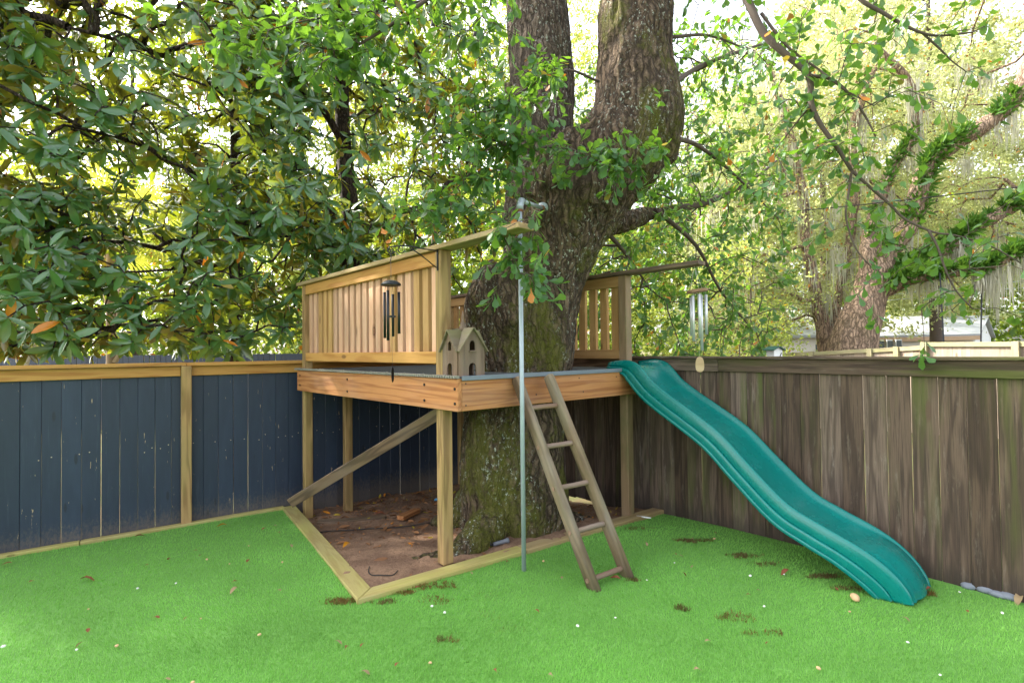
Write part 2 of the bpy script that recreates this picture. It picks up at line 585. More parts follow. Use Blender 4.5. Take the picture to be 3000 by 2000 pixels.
# ------------------------------------------------------------------ plan of the yard
A = Vector((-.680, .733, 0)).normalized()        # along the deck's left side, away from the camera
B = Vector((.770, .637, 0)).normalized()         # along the deck's front
Zv = Vector((0, 0, 1))
C0 = at(1340, 1111, 3.62); C0.z = 0              # front left corner of the rim
DL, DB = 3.04, 2.10
DTOP, DBOT = 1.381, 1.150
FB0 = Vector((-4.56, 4.56, 0))                   # navy fence line
FBd = Vector((.790, .612, 0)).normalized()
FR0 = Vector((3.15, 3.15, 0))                    # weathered fence line
FRd = Vector((-.656, .755, 0)).normalized()
FBn = Vector((FBd.y, -FBd.x, 0))                 # towards the yard
FRn = Vector((-FRd.y, -FRd.x, 0))
FRn = Vector((-.755, -.656, 0)).normalized()
# corner of both fences
_m = np.array([[FBd.x, -FRd.x], [FBd.y, -FRd.y]])
_s = np.linalg.solve(_m, np.array([FR0.x - FB0.x, FR0.y - FB0.y]))
CORNER = FB0 + FBd * float(_s[0])
SB, SR = float(_s[0]), float(_s[1])

K1 = gp(1048, 1757, .03); K2 = gp(828, 1486, .03); K3 = gp(1995, 1480, .03)
K1.z = K2.z = K3.z = 0


# ------------------------------------------------------------------ ground
def grid_sheet(name, x0, x1, y0, y1, step, zf, keep, mat, bumpf=None):
    nx, ny = int((x1 - x0) / step) + 1, int((y1 - y0) / step) + 1
    V, Fc, idx = [], [], {}

    def vid(i, j):
        if (i, j) not in idx:
            x, y = x0 + i * step, y0 + j * step
            idx[(i, j)] = len(V)
            V.append((x, y, zf(x, y)))
        return idx[(i, j)]
    for i in range(nx - 1):
        for j in range(ny - 1):
            if keep(x0 + (i + .5) * step, y0 + (j + .5) * step):
                Fc.append((vid(i, j), vid(i + 1, j), vid(i + 1, j + 1), vid(i, j + 1)))
    return mesh_obj(name, V, Fc, mat, None, True)


def inpoly(x, y, P):
    c = False
    n = len(P)
    for i in range(n):
        a, b = P[i], P[i - 1]
        if (a[1] > y) != (b[1] > y) and x < (b[0] - a[0]) * (y - a[1]) / (b[1] - a[1]) + a[0]:
            c = not c
    return c


# wide ground sheet: graded rings out to the horizon
gx = [-900, -300, -120, -60, -36, -24, -16, -12, -9, -7, -5.5, -4, -3, -2, -1, 0, 1, 2, 3, 4, 5.5, 7, 9, 12, 16, 24, 36, 60, 120, 300, 900]
gy = [-900, -300, -100, -40, -20, -10, -5, -2, 0, 1, 2, 3, 4, 5, 6, 7, 8, 9, 10, 12, 15, 20, 28, 40, 60, 120, 300, 900]
V = [(x, y, gh(x, y) - (.35 if -7 < x < 6 and -2.5 < y < 9 else .05)) for y in gy for x in gx]
nx = len(gx)
Fc = [(j * nx + i, j * nx + i + 1, (j + 1) * nx + i + 1, (j + 1) * nx + i) for j in range(len(gy) - 1) for i in range(nx - 1)]
g_ = mesh_obj('ground', V, Fc, M['soil'], None, True)
g_['kind'] = 'structure'

E1 = gp(1090, 1709, .03); E1.z = 0
K1d_l = (K2 - K1).normalized()
K1d_r = (K3 - K1).normalized()
KW = .135
TURF = [tuple((FB0 + FBd * -3.0)[:2]), tuple((K2 + FBn * .10)[:2]), tuple(K1[:2]), tuple(K3[:2]),
        tuple((FR0 + FRd * 2.55 + FRn * .02)[:2]), tuple((FR0 + FRd * -3.5)[:2]), (3.5, -1.5), (-5.0, -1.5)]


def turf_z(x, y):
    return gh(x, y) + .007 * noise.noise((x * 1.1, y * 2.3, 3.1)) + .004 * noise.noise((x * 4, y * 4, 1.7))


def fence_side(x, y, off=0.0):
    p = Vector((x, y, 0))
    return (p - FB0).dot(FBn) > off and (p - FR0).dot(FRn) > off


def bed_side(x, y, off):
    p = Vector((x, y, 0))
    nl = Vector((K1d_l.y, -K1d_l.x, 0))
    nr = Vector((-K1d_r.y, K1d_r.x, 0))
    return (p - K1).dot(nl) > off and (p - K1).dot(nr) > off


t_ = grid_sheet('artificial_turf', -6.5, 5.0, -1.5, 6.4, .06, lambda x, y: turf_z(x, y), lambda x, y: fence_side(x, y, -.02) and not bed_side(x, y, .06), M['turf_base'])
t_['kind'] = 'structure'


def dirt_z(x, y):
    h = gh(x, y) + .012
    b_ = min(1.0, max(0.0, (y - .35 * x - 4.3) / 1.6))
    h -= .10 * b_ * b_ * (3 - 2 * b_)
    h += .022 * noise.noise((x * 2.2, y * 2.2, 5)) + .016 * noise.noise((x * 7, y * 7, 2)) + .010 * noise.noise((x * 20, y * 20, 8))
    # soil piled against the foot of the oak
    d = math.hypot(x - .0, y - 4.75)
    h += .05 * max(0, 1 - abs(d - .35) / .6) ** 2
    return h


d_ = grid_sheet('dirt_bed', -3.2, 2.2, 3.2, 8.0, .04, dirt_z, lambda x, y: fence_side(x, y, -.03) and bed_side(x, y, .05), M['dirt'])
d_['kind'] = 'structure'


# turf pile: single blades, one soft mass
def patch_mask(x, y):
    out = 0.0
    for (px, py, rx, ry, amt, kind) in PATCH:
        d = ((x - px) / rx) ** 2 + ((y - py) / ry) ** 2
        if d < 2.5:
            f = .45 * amt * max(0.0, .8 - d + 1.5 * noise.noise((x * 8, y * 8, kind)))
            if f > 0:
                return min(1, f), kind
    return 0.0, 0


PATCH = []
for (px, py, rx, ry, amt, kind) in [(1250, 1715, .20, .055, 1.0, 1), (1180, 1738, .07, .03, .9, 1), (1010, 1762, .12, .04, .9, 1), (1120, 1765, .10, .03, .8, 2),
                                    (1420, 1745, .18, .09, .3, 3), (1480, 1850, .14, .07, .35, 3), (1450, 1810, .2, .1, .22, 3), (1270, 1760, .10, .06, .25, 1), (1290, 1875, .05, .03, .6, 2), (1320, 1880, .05, .03, .4, 1),
                                    (2185, 1630, .12, .045, 1.0, 2), (2240, 1655, .12, .03, .5, 2), (2035, 1585, .14, .045, .9, 2), (1870, 1550, .12, .04, .5, 2),
                                    (2400, 1690, .16, .03, .7, 2), (2480, 1725, .1, .03, .6, 2), (2160, 1810, .10, .05, .45, 1), (2240, 1860, .12, .03, .4, 1), (2000, 1785, .05, .03, .8, 2),
                                    (1960, 1490, .2, .05, .6, 2), (2720, 1740, .06, .03, .5, 1), (1850, 1700, .06, .03, .8, 2), (600, 1850, .05, .02, .4, 4), (1350, 1900, .05, .03, .4, 4)]:
    q = gp(px, py)
    PATCH.append((q.x, q.y, rx, ry, amt, kind))
PCOL = {1: (.20, .075, .03), 2: (.15, .075, .035), 3: (.17, .20, .04), 4: (.4, .5, .35)}

NBL = 460000
cand_x, cand_y = [], []
# denser towards the lens, thinning with distance; worn spots get a short dense stubble below
rr = 0.9 * (9.0 / 0.9) ** rng.random(NBL * 2)
th = rng.uniform(-.86, .86, NBL * 2)
bx, by = np.sin(th) * rr, np.cos(th) * rr
k1, k2, k3 = np.array(K1), np.array(K2), np.array(K3)
nl = (K1d_l.y, -K1d_l.x); nr = (-K1d_r.y, K1d_r.x)
inbed = ((bx - K1.x) * nl[0] + (by - K1.y) * nl[1] > 0) & ((bx - K1.x) * nr[0] + (by - K1.y) * nr[1] > 0)
ok = ((bx - FB0.x) * FBn.x + (by - FB0.y) * FBn.y > .12) & ((bx - FR0.x) * FRn.x + (by - FR0.y) * FRn.y > .05) & ~inbed
bx, by = bx[ok][:NBL], by[ok][:NBL]
n = len(bx)
bz = np.array([turf_z(x, y) for x, y in zip(bx, by)])
hgt = rng.uniform(.010, .021, n)
wid = rng.uniform(.0026, .0045, n) * (1 + .06 * np.hypot(bx, by))
az = rng.uniform(0, 2 * np.pi, n)
lean = rng.uniform(.2, .9, n) * hgt
ldir = np.array([noise.noise((x * .8, y * .8, 9.0)) for x, y in zip(bx, by)]) * 2.5 + 1.2 + rng.normal(0, .9, n)
cx, cy = np.cos(az) * wid * .5, np.sin(az) * wid * .5
VV = np.empty((n, 3, 3))
VV[:, 0] = np.stack([bx - cx, by - cy, bz - .002], 1)
VV[:, 1] = np.stack([bx + cx, by + cy, bz - .002], 1)
VV[:, 2] = np.stack([bx + np.cos(ldir) * lean, by + np.sin(ldir) * lean, bz + hgt], 1)
u = rng.random(n)
cl = np.stack([.170 + .11 * u, .400 + .17 * u, .068 + .05 * u], 1)
pale = np.array([noise.noise((x * 1.3, y * 1.9, 4.0)) for x, y in zip(bx, by)])
cl *= (1 + .34 * pale)[:, None]  # broad bands in the blade colour stand in for sheen of the pile's lean
for i in range(n):
    f, kd = patch_mask(bx[i], by[i])
    if f > 0 and rng.random() < f:
        c = PCOL[kd]
        s = .7 + .6 * u[i]
        cl[i] = (c[0] * s, c[1] * s, c[2] * s)
        if kd in (1, 2):
            VV[i, 2, 2] -= hgt[i] * .5


ex_v, ex_c = [], []
for (px_, py_, rx_, ry_, amt_, kd_) in PATCH:
    if kd_ not in (1, 2):
        continue
    for _ in range(int(500 + 52000 * rx_ * ry_ / .01 * .08)):
        a_, r_ = rng.random() * 6.283, 1.5 * math.sqrt(rng.random())
        x_, y_ = px_ + math.cos(a_) * r_ * rx_, py_ + math.sin(a_) * r_ * ry_
        f = .36 * amt_ * (.7 - .5 * r_ * r_ + .9 * noise.noise((x_ * 8, y_ * 8, kd_)) + .9 * noise.noise((x_ * 30, y_ * 30, kd_)))
        if rng.random() > f or not fence_side(x_, y_, .06) or bed_side(x_, y_, .0):
            continue
        h_ = rng.uniform(.012, .022)
        z_ = turf_z(x_, y_) + .004
        t_a = rng.random() * 6.283
        w3 = Vector((math.cos(t_a), math.sin(t_a), 0)) * .004
        p_ = Vector((x_, y_, z_))
        ex_v.append([p_ - w3, p_ + w3, p_ + Vector((rng.normal(0, .008), rng.normal(0, .008), h_))])
        k_ = rng.uniform(.6, 1.35)
        ex_c.append([c_ * k_ for c_ in PCOL[kd_]])
VV = np.concatenate([VV, np.array([[tuple(q) for q in t] for t in ex_v])])
cl = np.concatenate([cl, np.array(ex_c)])


def tri_mesh(name, VV, mat, colors=None):
    n = len(VV)
    me = bpy.data.meshes.new(name)
    me.vertices.add(n * 3)
    me.vertices.foreach_set('co', VV.reshape(-1).astype(np.float32))
    me.loops.add(n * 3)
    me.loops.foreach_set('vertex_index', np.arange(n * 3, dtype=np.int32))
    me.polygons.add(n)
    me.polygons.foreach_set('loop_start', np.arange(0, n * 3, 3, dtype=np.int32))
    me.update(calc_edges=True)
    if colors is not None:
        a = me.color_attributes.new('col', 'FLOAT_COLOR', 'POINT')
        cc = np.ones((n, 3, 4), dtype=np.float32)
        cc[:, :, :3] = colors[:, None, :]
        a.data.foreach_set('color', cc.reshape(-1))
    me.materials.append(mat)
    return me


o = place('turf_pile', tri_mesh('turf_pile', VV, M['turf'], cl), None)
o['kind'] = 'stuff'
tag(o, 'bright green artificial grass pile covering the yard', 'grass')

# ------------------------------------------------------------------ timber edging round the dirt bed
edg = thing('timber_edging', (K1.x, K1.y, 0), 'pale yellow flat timber edging boards framing the dirt bed', 'edging')


def flat_board(name, quad, top, th_, mat, parent):
    """board from a plan quad (4 points), with mitred ends; local X along its length"""
    q = [Vector(p) for p in quad]
    c = sum(q, Vector((0, 0, 0))) / 4
    x = ((q[1] - q[0]) + (q[2] - q[3])).normalized()
    y = Vector((-x.y, x.x, 0))
    z0 = [top(p) for p in q]
    mt = Matrix(((x.x, y.x, 0, c.x), (x.y, y.y, 0, c.y), (0, 0, 1, 0), (0, 0, 0, 1)))
    inv = mt.inverted()
    bm = bmesh.new()
    tv = [bm.verts.new(inv @ Vector((p.x, p.y, z))) for p, z in zip(q, z0)]
    bv = [bm.verts.new(inv @ Vector((p.x, p.y, z - th_))) for p, z in zip(q, z0)]
    bm.faces.new(tv)
    bm.faces.new(bv[::-1])
    for i in range(4):
        bm.faces.new((bv[i], bv[(i + 1) % 4], tv[(i + 1) % 4], tv[i]))
    bmesh.ops.recalc_face_normals(bm, faces=bm.faces)
    bmesh.ops.bevel(bm, geom=bm.edges[:], offset=.005, segments=1, affect='EDGES')
    me = bpy.data.meshes.new(name)
    bm.to_mesh(me)
    bm.free()
    return place(name, me, mat, parent, False, mt)


ktop = lambda p: gh(p.x, p.y) + .034
nl3 = Vector((nl[0], nl[1], 0)); nr3 = Vector((nr[0], nr[1], 0))
mit = K1 + (nl3 * KW + nr3 * KW) * 1.0
K2a = K2 + K1d_l * .02
flat_board('edging_board', [K1 + Vector((-.0015, 0, 0)), K2a, K2a + nl3 * KW, mit + Vector((-.0015, 0, 0))], ktop, .05, M['kerb'], edg)
K3a = K3 - K1d_r * .1
mid = K1 + K1d_r * 1.35
flat_board('edging_board', [K1 + Vector((.0015, 0, 0)), mid, mid + nr3 * KW, mit + Vector((.0015, 0, 0))], ktop, .05, M['kerb'], edg)
flat_board('edging_board', [mid + K1d_r * .004, K3a, K3a + nr3 * KW, mid + nr3 * KW + K1d_r * .004], ktop, .05, M['cap'], edg)
fe = lambda s, o_: FB0 + FBd * s + FBn * o_
for s0, s1 in ((-2.2, .55), (.555, float((K2 - FB0).dot(FBd)) + .03)):
    flat_board('edging_board', [fe(s0, .125), fe(s1, .125), fe(s1, .03), fe(s0, .03)], lambda p: gh(p.x, p.y) + .03, .05, M['kerb'], edg)
flat_board('support_block', [K3a - K1d_r * .02 + nr3 * .01, K3a + K1d_r * .10 + nr3 * .01, K3a + K1d_r * .10 + nr3 * .12, K3a - K1d_r * .02 + nr3 * .12], lambda p: gh(p.x, p.y) - .008, .08, M['old'], edg)
# half-buried timber under the deck
ob = plank('buried_timber', gp(930, 1510) - Zv * .085, gp(1130, 1493) - Zv * .10, .09, .06, (0, 0, 1), M['old'])
tag(ob, 'old grey timber half buried in dirt below the deck', 'timber')

# ------------------------------------------------------------------ navy fence
nf = thing('navy_fence', tuple(FB0), 'navy painted board fence with new yellow pine top rail and post', 'fence')
FTOP = 1.495


def fbz(s):
    p = FB0 + FBd * s
    return gh(p.x, p.y)


posts_s = [-1.02, 1.40, SB - .12]
s = -1.0
while s < SB - .02:
    w_ = random.choice((.136, .140, .143))
    gap = random.choice((.001, .001, .003, .005, .007))
    c = FB0 + FBd * (s + w_ / 2) + FBn * random.uniform(-.003, .001)
    base = round(fbz(s) - (.06 if s < 2.2 else .22), 2)
    plank('board', c + Zv * base, c + Zv * (FTOP - .045) + FBd * random.uniform(-.0025, .0025), w_, .018, FBn, M['navy'], nf, .003)
    s += w_ + gap
for a, b_ in zip(posts_s[:-1], posts_s[1:]):
    p0, p1 = FB0 + FBd * (a + .047) + FBn * .026, FB0 + FBd * (b_ - .047) + FBn * .026
    plank('trim_board', p0 + Zv * (FTOP - .093), p1 + Zv * (FTOP - .093), .105, .03, FBn, M['trim'], nf)
    dz = -.0 if a < 0 else -.012
    plank('cap_board', FB0 + FBd * (a + .001) + FBn * .035 + Zv * (FTOP - .02 + dz * .3), FB0 + FBd * (b_ - .001) + FBn * .035 + Zv * (FTOP - .02 + dz * .3), .115, .036, Zv, M['trim'], nf)
for ps in posts_s:
    c = FB0 + FBd * ps + FBn * .055
    plank('post', c + Zv * (fbz(ps) - .1), c + Zv * (FTOP - .041), .09, .09, FBn, M['post'] if ps > 0 else M['post'], nf)

nail_bm = tube_data([Vector((0, 0, 0)), Vector((0, 0, .003))], .0055, 6)
nail_me = bpy.data.meshes.new('nail')
nail_me.from_pydata([tuple(v) for v in nail_bm[0]], [], nail_bm[1])
nail_me.materials.append(M['tan_nail'])


def nails(line0, dirv, nrm, s0, s1, zs, parent, off):
    mt0 = frame(Vector((0, 0, 0)), dirv, nrm)
    s_ = s0
    while s_ < s1:
        for z_ in zs:
            for e in (.03, .105):
                if random.random() < .5:
                    continue
                c_ = line0 + dirv * (s_ + e + random.uniform(-.008, .008)) + nrm * off + Zv * (z_ + random.uniform(-.03, .03))
                m_ = mt0.copy()
                m_.translation = c_
                place('nail', nail_me, None, parent, False, m_)
        s_ += .1415


nails(FB0, FBd, FBn, -.9, SB - 1.0, (.62,), nf, .0085)

# ------------------------------------------------------------------ weathered fence
wf = thing('weathered_fence', tuple(FR0), 'weathered brown board fence with green algae behind the slide', 'fence')
RTOP = 1.505
s = -1.3
while s < SR - .02:
    w_ = random.choice((.136, .14, .143, .139))
    gap = random.choice((.002, .003, .004)) if s > .9 else random.choice((.003, .005, .008))
    c = FR0 + FRd * (s + w_ / 2) + FRn * random.uniform(-.004, .003)
    plank('board', c + Zv * (-.12 + random.uniform(-.01, .01)), c + Zv * (RTOP - .03) + FRd * random.uniform(-.003, .003), w_, .018, FRn, M['weathered'], wf, .003)
    s += w_ + gap
for a, b_ in ((-1.3, 1.95), (1.954, SR - .05)):
    p0, p1 = FR0 + FRd * a + FRn * .022, FR0 + FRd * b_ + FRn * .022
    plank('trim_board', p0 + Zv * (RTOP - .078), p1 + Zv * (RTOP - .078), .115, .022, FRn, M['weathered'], wf)
    plank('cap_board', p0 + Zv * (RTOP - .009) - FRn * .005, p1 + Zv * (RTOP - .009) - FRn * .005, .10, .020, Zv, M['weathered'], wf)

# ------------------------------------------------------------------ play deck round the oak
dk = thing('play_deck', tuple(C0), 'raised wooden play deck with slatted railings built around the oak trunk', 'play deck')
Lp, Rp = C0 + A * DL, C0 + B * DB
BR = Lp + B * DB


def dp(a, b_, z=0.0):
    return C0 + A * a + B * b_ + Zv * z


zr = (DTOP + DBOT) / 2
RH = DTOP - DBOT
plank('rim_board', dp(0, .019, zr), dp(DL, .019, zr), RH, .038, -B, M['rim'], dk)
plank('rim_board', dp(.019, .0395, zr), dp(.019, DB, zr), RH, .038, -A, M['rim'], dk)
plank('rim_board', dp(DL - .019, .0395, zr), dp(DL - .019, DB, zr), RH, .038, A, M['rim'], dk)
plank('rim_board', dp(.0395, DB - .019, zr), dp(DL - .0395, DB - .019, zr), RH, .038, B, M['rim'], dk)
for b_ in (.42, 1.66):
    plank('joist', dp(.0395, b_, zr - .01), dp(DL - .0395, b_, zr - .01), RH - .03, .038, B, M['rim'], dk)
# deck skin with a hole for the trunk
TC = Vector((.10, 4.78, 0))
bm = bmesh.new()
outer = [bm.verts.new(p) for p in (dp(.02, .012), dp(.02, DB - .005), dp(DL - .005, DB - .005), dp(DL - .005, .012))]
inner = [bm.verts.new(TC + Vector((math.cos(t), math.sin(t), 0)) * (.47 + .03 * math.sin(3 * t))) for t in np.linspace(0, 2 * math.pi, 25)[:-1]]
ee = [bm.edges.new((outer[i], outer[(i + 1) % 4])) for i in range(4)] + [bm.edges.new((inner[i], inner[(i + 1) % 24])) for i in range(24)]
bmesh.ops.triangle_fill(bm, use_beauty=True, edges=ee)
ext = bmesh.ops.extrude_face_region(bm, geom=bm.faces[:])
for v in ext['geom']:
    if isinstance(v, bmesh.types.BMVert):
        v.co.z += .012
bmesh.ops.recalc_face_normals(bm, faces=bm.faces)
for v in bm.verts:
    v.co.z += DTOP + .002
me = bpy.data.meshes.new('deck_mat')
bm.to_mesh(me)
bm.free()
place('deck_mat', me, M['mat'], dk)
plank('edge_strip', dp(-.012, .03, DTOP + .004), dp(-.012, DB - .02, DTOP + .004), .034, .012, -A, M['steel_edge'], dk, .003)
# toothed rubber edge along the left rim
parts = []
a = .0
bxs = lambda a0, a1, b0, b1, z0, z1: ([dp(x, y, z) for x, y, z in ((a0, b0, z0), (a1, b0, z0), (a1, b1, z0), (a0, b1, z0), (a0, b0, z1), (a1, b0, z1), (a1, b1, z1), (a0, b1, z1))],
                                      [(3, 2, 1, 0), (4, 5, 6, 7), (0, 1, 5, 4), (1, 2, 6, 5), (2, 3, 7, 6), (3, 0, 4, 7)])
parts.append(bxs(-.01, DL + .03, -.012, .011, DTOP + .004, DTOP + .024))
k = 0
while a < DL:
    parts.append(bxs(a, a + .016, -.027, -.0115, DTOP + .005, DTOP + .021))
    if k % 9 == 4:
        parts.append(bxs(a + .002, a + .012, -.0155, -.010, DTOP + .0242, DTOP + .031))
    a += .031
    k += 1
V, Fc = merge(parts)
mesh_obj('toothed_edge', V, Fc, M['mat_edge'], dk)

CAPZ = 2.343
CAPR = 2.295
PO = .0835
PF_A = .285
pf = plank('post', dp(PF_A, PO, gh(*dp(PF_A, PO)[:2]) + .02), dp(PF_A, PO, CAPZ), .089, .089, -B, M['post'], dk, .006)
pr = plank('post', dp(DL - PO, PO, gh(*dp(DL - PO, PO)[:2]) - .25), dp(DL - PO, PO, CAPZ), .089, .089, -B, M['post'], dk, .006)
plank('post', dp(DL - PO, .55, gh(*dp(DL - PO, .55)[:2]) - .25), dp(DL - PO, .55, DBOT + .05), .089, .089, -B, M['post'], dk, .006)
plank('post', dp(PO + .01, DB - PO, -.12), dp(PO + .01, DB - PO, CAPR), .092, .089, -B, M['dark_post'], dk, .006)
plank('post', dp(DL - PO, DB - PO, DTOP + .015), dp(DL - PO, DB - PO, CAPR), .089, .089, -B, M['post'], dk, .006)
# caps
plank('cap_rail', dp(-.62, PO, CAPZ + .0195), dp(DL + .06, PO, CAPZ + .0195), .14, .037, Zv, M['cap'], dk)
plank('cap_rail', dp(-.70, DB - PO, CAPR + .0195), dp(DL + .06, DB - PO, CAPR + .0195), .13, .037, Zv, M['old'], dk)
plank('cap_rail', dp(DL - PO, PO + .075, CAPZ + .0185), dp(DL - PO, DB - PO - .07, CAPZ + .0185), .13, .036, Zv, M['trim'], dk)


def panel(p, q, nrm, slat_mat, rail_mat, n, sw, CAPZ=CAPZ):
    """rails and slats between plan points p and q; nrm is the side the rails sit on"""
    d = (q - p).normalized()
    L = (q - p).length
    for z, h in ((CAPZ - .056, .105), (1.531, .092)):
        plank('rail', p + nrm * .022 + Zv * z, q + nrm * .022 + Zv * z, h, .03, nrm, rail_mat, dk)
    pitch = L / n
    for i in range(n):
        c = p + d * (pitch * (i + .5)) - nrm * .0135 + Zv * random.uniform(-.004, .004)
        plank('slat', c + Zv * 1.492 + d * random.uniform(-.003, .003), c + Zv * (CAPZ - .012) + d * random.uniform(-.003, .003), sw, .038, nrm, slat_mat if random.random() < .85 else M['slat_yellow'], dk, .003)


panel(dp(PF_A + .046, PO), dp(DL - PO - .046, PO), -B, M['slat'], M['trim'], 20, .088)
panel(dp(PO + .058, DB - PO), dp(DL - PO - .046, DB - PO), -B, M['slat_yellow'], M['slat_yellow'], 20, .088, CAPR)
panel(dp(DL - PO, PO + .05), dp(DL - PO, DB - PO - .05), -A, M['slat_yellow'], M['trim'], 13, .09)
plank('brace', at(852, 1472, 5.30), at(1292, 1206, 4.35), .10, .04, Vector((.35, -1, .1)), M['old'], dk, .004)
# bolt heads on the rims
bolt_me = None
for a_, z in ((.03, .045), (.03, -.06), (.42, .06), (.42, -.06), (1.75, .055), (1.75, -.06), (2.95, .06), (2.95, -.05)):
    V, Fc = tube_data([dp(a_, .001, zr + z), dp(a_, -.006, zr + z)], .011, 6)
    mesh_obj('bolt', V, Fc, M['black'], dk)
for b_, z in ((.07, .08), (.07, -.075), (.75, -.04), (1.25, .07), (1.30, -.05), (1.75, .06)):
    V, Fc = tube_data([dp(.001, b_, zr + z), dp(-.003, b_, zr + z)], .006, 6)
    mesh_obj('screw', V, Fc, M['chain'], dk)

# ------------------------------------------------------------------ slide
SD = Vector((.6156, -.788, 0)); SN = Vector((.788, .6156, 0))
ST = Vector((1.27, 4.93, 0)) - Vector((.788, .6156, 0)) * .025
ls = [-.22, -.05, .05, .14, .28, .45, .62, .90, 1.14, 1.40, 1.60, 1.80, 1.93, 2.03, 2.09, 2.115]
lz = [1.445, 1.462, 1.455, 1.41, 1.275, 1.165, 1.07, .90, .685, .465, .375, .30, .235, .155, .075, .0]
sec = [(-.300, -.150), (-.309, -.153), (-.309, -.140), (-.296, -.136), (-.292, -.085), (-.272, -.080), (-.266, -.030), (-.262, -.012), (-.258, -.004), (-.253, .004), (-.246, .008), (-.236, .006), (-.228, -.010),
       (-.195, -.030), (-.14, -.042), (-.07, -.047), (0, -.049)]
tight = []
for i in range(len(sec) - 1):
    (u0_, w0_), (u1_, w1_) = sec[i], sec[i + 1]
    tight.append(sec[i])
    if i < 10:
        tight += [(u0_ + (u1_ - u0_) * f, w0_ + (w1_ - w0_) * f) for f in (.12, .88)]
sec = tight + [sec[-1]]
sec = sec + [(-u_, w_) for u_, w_ in sec[-2::-1]]
pl = smooth_line([Vector((s_, 0, z_)) for s_, z_ in zip(ls, lz)], 5)
V, Fc = [], []
ns = len(sec)
for i, p in enumerate(pl):
    s_, z_ = p.x, p.z
    tn = (pl[min(i + 1, len(pl) - 1)] - pl[max(i - 1, 0)]).normalized()
    nx_, nz_ = -tn.z, tn.x
    fade = max(0.0, min(1.0, (s_ - 1.72) / .26)); fade = fade * fade * (3 - 2 * fade)
    tp = max(0, min(1, (s_ - 1.70) / .42))
    wide = .92 - .20 * tp * tp
    start = max(0, min(1, (.12 - s_) / .3))
    for j, (u_, w_) in enumerate(sec):
        if w_ > -.08 and abs(u_) < .2:       # bed rises into the domed run-out
            w2 = w_ * (1 - fade) + fade * (.020 * math.cos(u_ * 5.5) - .016 * math.exp(-((abs(u_) - .12) / .03) ** 2))
        else:
            w2 = w_ * (1 + .12 * fade)
        if w2 < -.02:
            w2 = w2 * (1 - .55 * start) if abs(u_) > .2 else w2
        q = ST + SD * (s_ + nx_ * w2) + SN * (u_ * wide)
        zz = z_ + nz_ * w2
        zz = max(zz, gh(q.x, q.y) + .004 + .02 * (j / ns))
        V.append(Vector((q.x, q.y, zz)))
    if i:
        b0, b1 = (i - 1) * ns, i * ns
        for j in range(ns - 1):
            Fc.append((b0 + j, b0 + j + 1, b1 + j + 1, b1 + j))
b1 = (len(pl) - 1) * ns
sl = mesh_obj('slide', V, Fc, M['teal'], None, True)
md = sl.modifiers.new('thickness', 'SOLIDIFY')
md.thickness = .007
md.offset = -1
tag(sl, 'teal plastic wave slide running from the deck down to the turf', 'slide')


def text_mesh(body, size, depth):
    cu = bpy.data.curves.new('lettering', 'FONT')
    cu.body = body
    cu.size = size
    cu.extrude = depth
    cu.align_x = 'CENTER'
    ob_ = bpy.data.objects.new('lettering', cu)
    COL.objects.link(ob_)
    bpy.context.view_layer.update()
    dg_ = bpy.context.evaluated_depsgraph_get()
    me_ = bpy.data.meshes.new_from_object(ob_.evaluated_get(dg_))
    bpy.data.objects.remove(ob_)
    bpy.data.curves.remove(cu)
    return me_


tx = SN
t1 = pl[-4]
for body, size, s_, dz_ in (('Swing', .045, 1.985, 0), ('N Slide', .026, 2.02, 0)):
    zc = interp([p.x for p in pl], [p.z for p in pl], s_)
    zc2 = interp([p.x for p in pl], [p.z for p in pl], s_ - .05)
    up = (SD * -.05 + Zv * (zc2 - zc)).normalized()
    nn = tx.cross(up)
    c = ST + SD * s_ + SN * .15 + Zv * zc + nn * -.012
    mt = Matrix(((tx.x, up.x, nn.x, c.x), (tx.y, up.y, nn.y, c.y), (tx.z, up.z, nn.z, c.z), (0, 0, 0, 1)))
    place('lettering', text_mesh(body, size, .008), M['teal_dark'], sl, False, mt)

# ------------------------------------------------------------------ ladder
lad = thing('wooden_ladder', tuple(gp(1800, 1715)), 'weathered wooden ladder with round rungs leaning on the deck rim', 'ladder')
lb, rb = gp(1745, 1728), gp(1842, 1690)
lt, rt = at(1512, 1107, 3.93), at(1606, 1100, 4.06)
lb.z -= .02; rb.z -= .02


def ladder_rail(p0, p1):
    x = (p1 - p0).normalized()
    across = (rb - lb).normalized()
    nz_ = x.cross(across).normalized()
    V, Fc = [], []
    prof = []
    for k in range(14):
        t = 2 * math.pi * k / 14
        cx_, cy_ = math.cos(t), math.sin(t)
        prof.append((math.copysign(abs(cx_) ** .55, cx_) * .030, math.copysign(abs(cy_) ** .55, cy_) * .045))
    st = [-.02, .0, .02, .5, 1, 1.5]
    L = (p1 - p0).length
    stn = [0, .25 * L, .5 * L, .75 * L, L - .04, L - .012, L]
    for i, s_ in enumerate(stn):
        sc = (1, 1, 1.02, 1, 1, .96, .82)[i]
        wob = .004 * noise.noise((s_ * 3, p0.x * 9, 0))
        for a_, b_ in prof:
            V.append(p0 + x * s_ + across * (a_ * sc + wob) + nz_ * b_ * sc)
    n_ = len(prof)
    for i in range(len(stn) - 1):
        for k in range(n_):
            Fc.append((i * n_ + k, i * n_ + (k + 1) % n_, (i + 1) * n_ + (k + 1) % n_, (i + 1) * n_ + k))
    Fc.append(tuple(range(n_ - 1, -1, -1)))
    Fc.append(tuple(range((len(stn) - 1) * n_, len(stn) * n_)))
    mt = frame(p0, p1, nz_)
    inv = mt.inverted()
    return mesh_obj('side_rail', [inv @ v for v in V], Fc, M['ladder'], lad, True, mt)


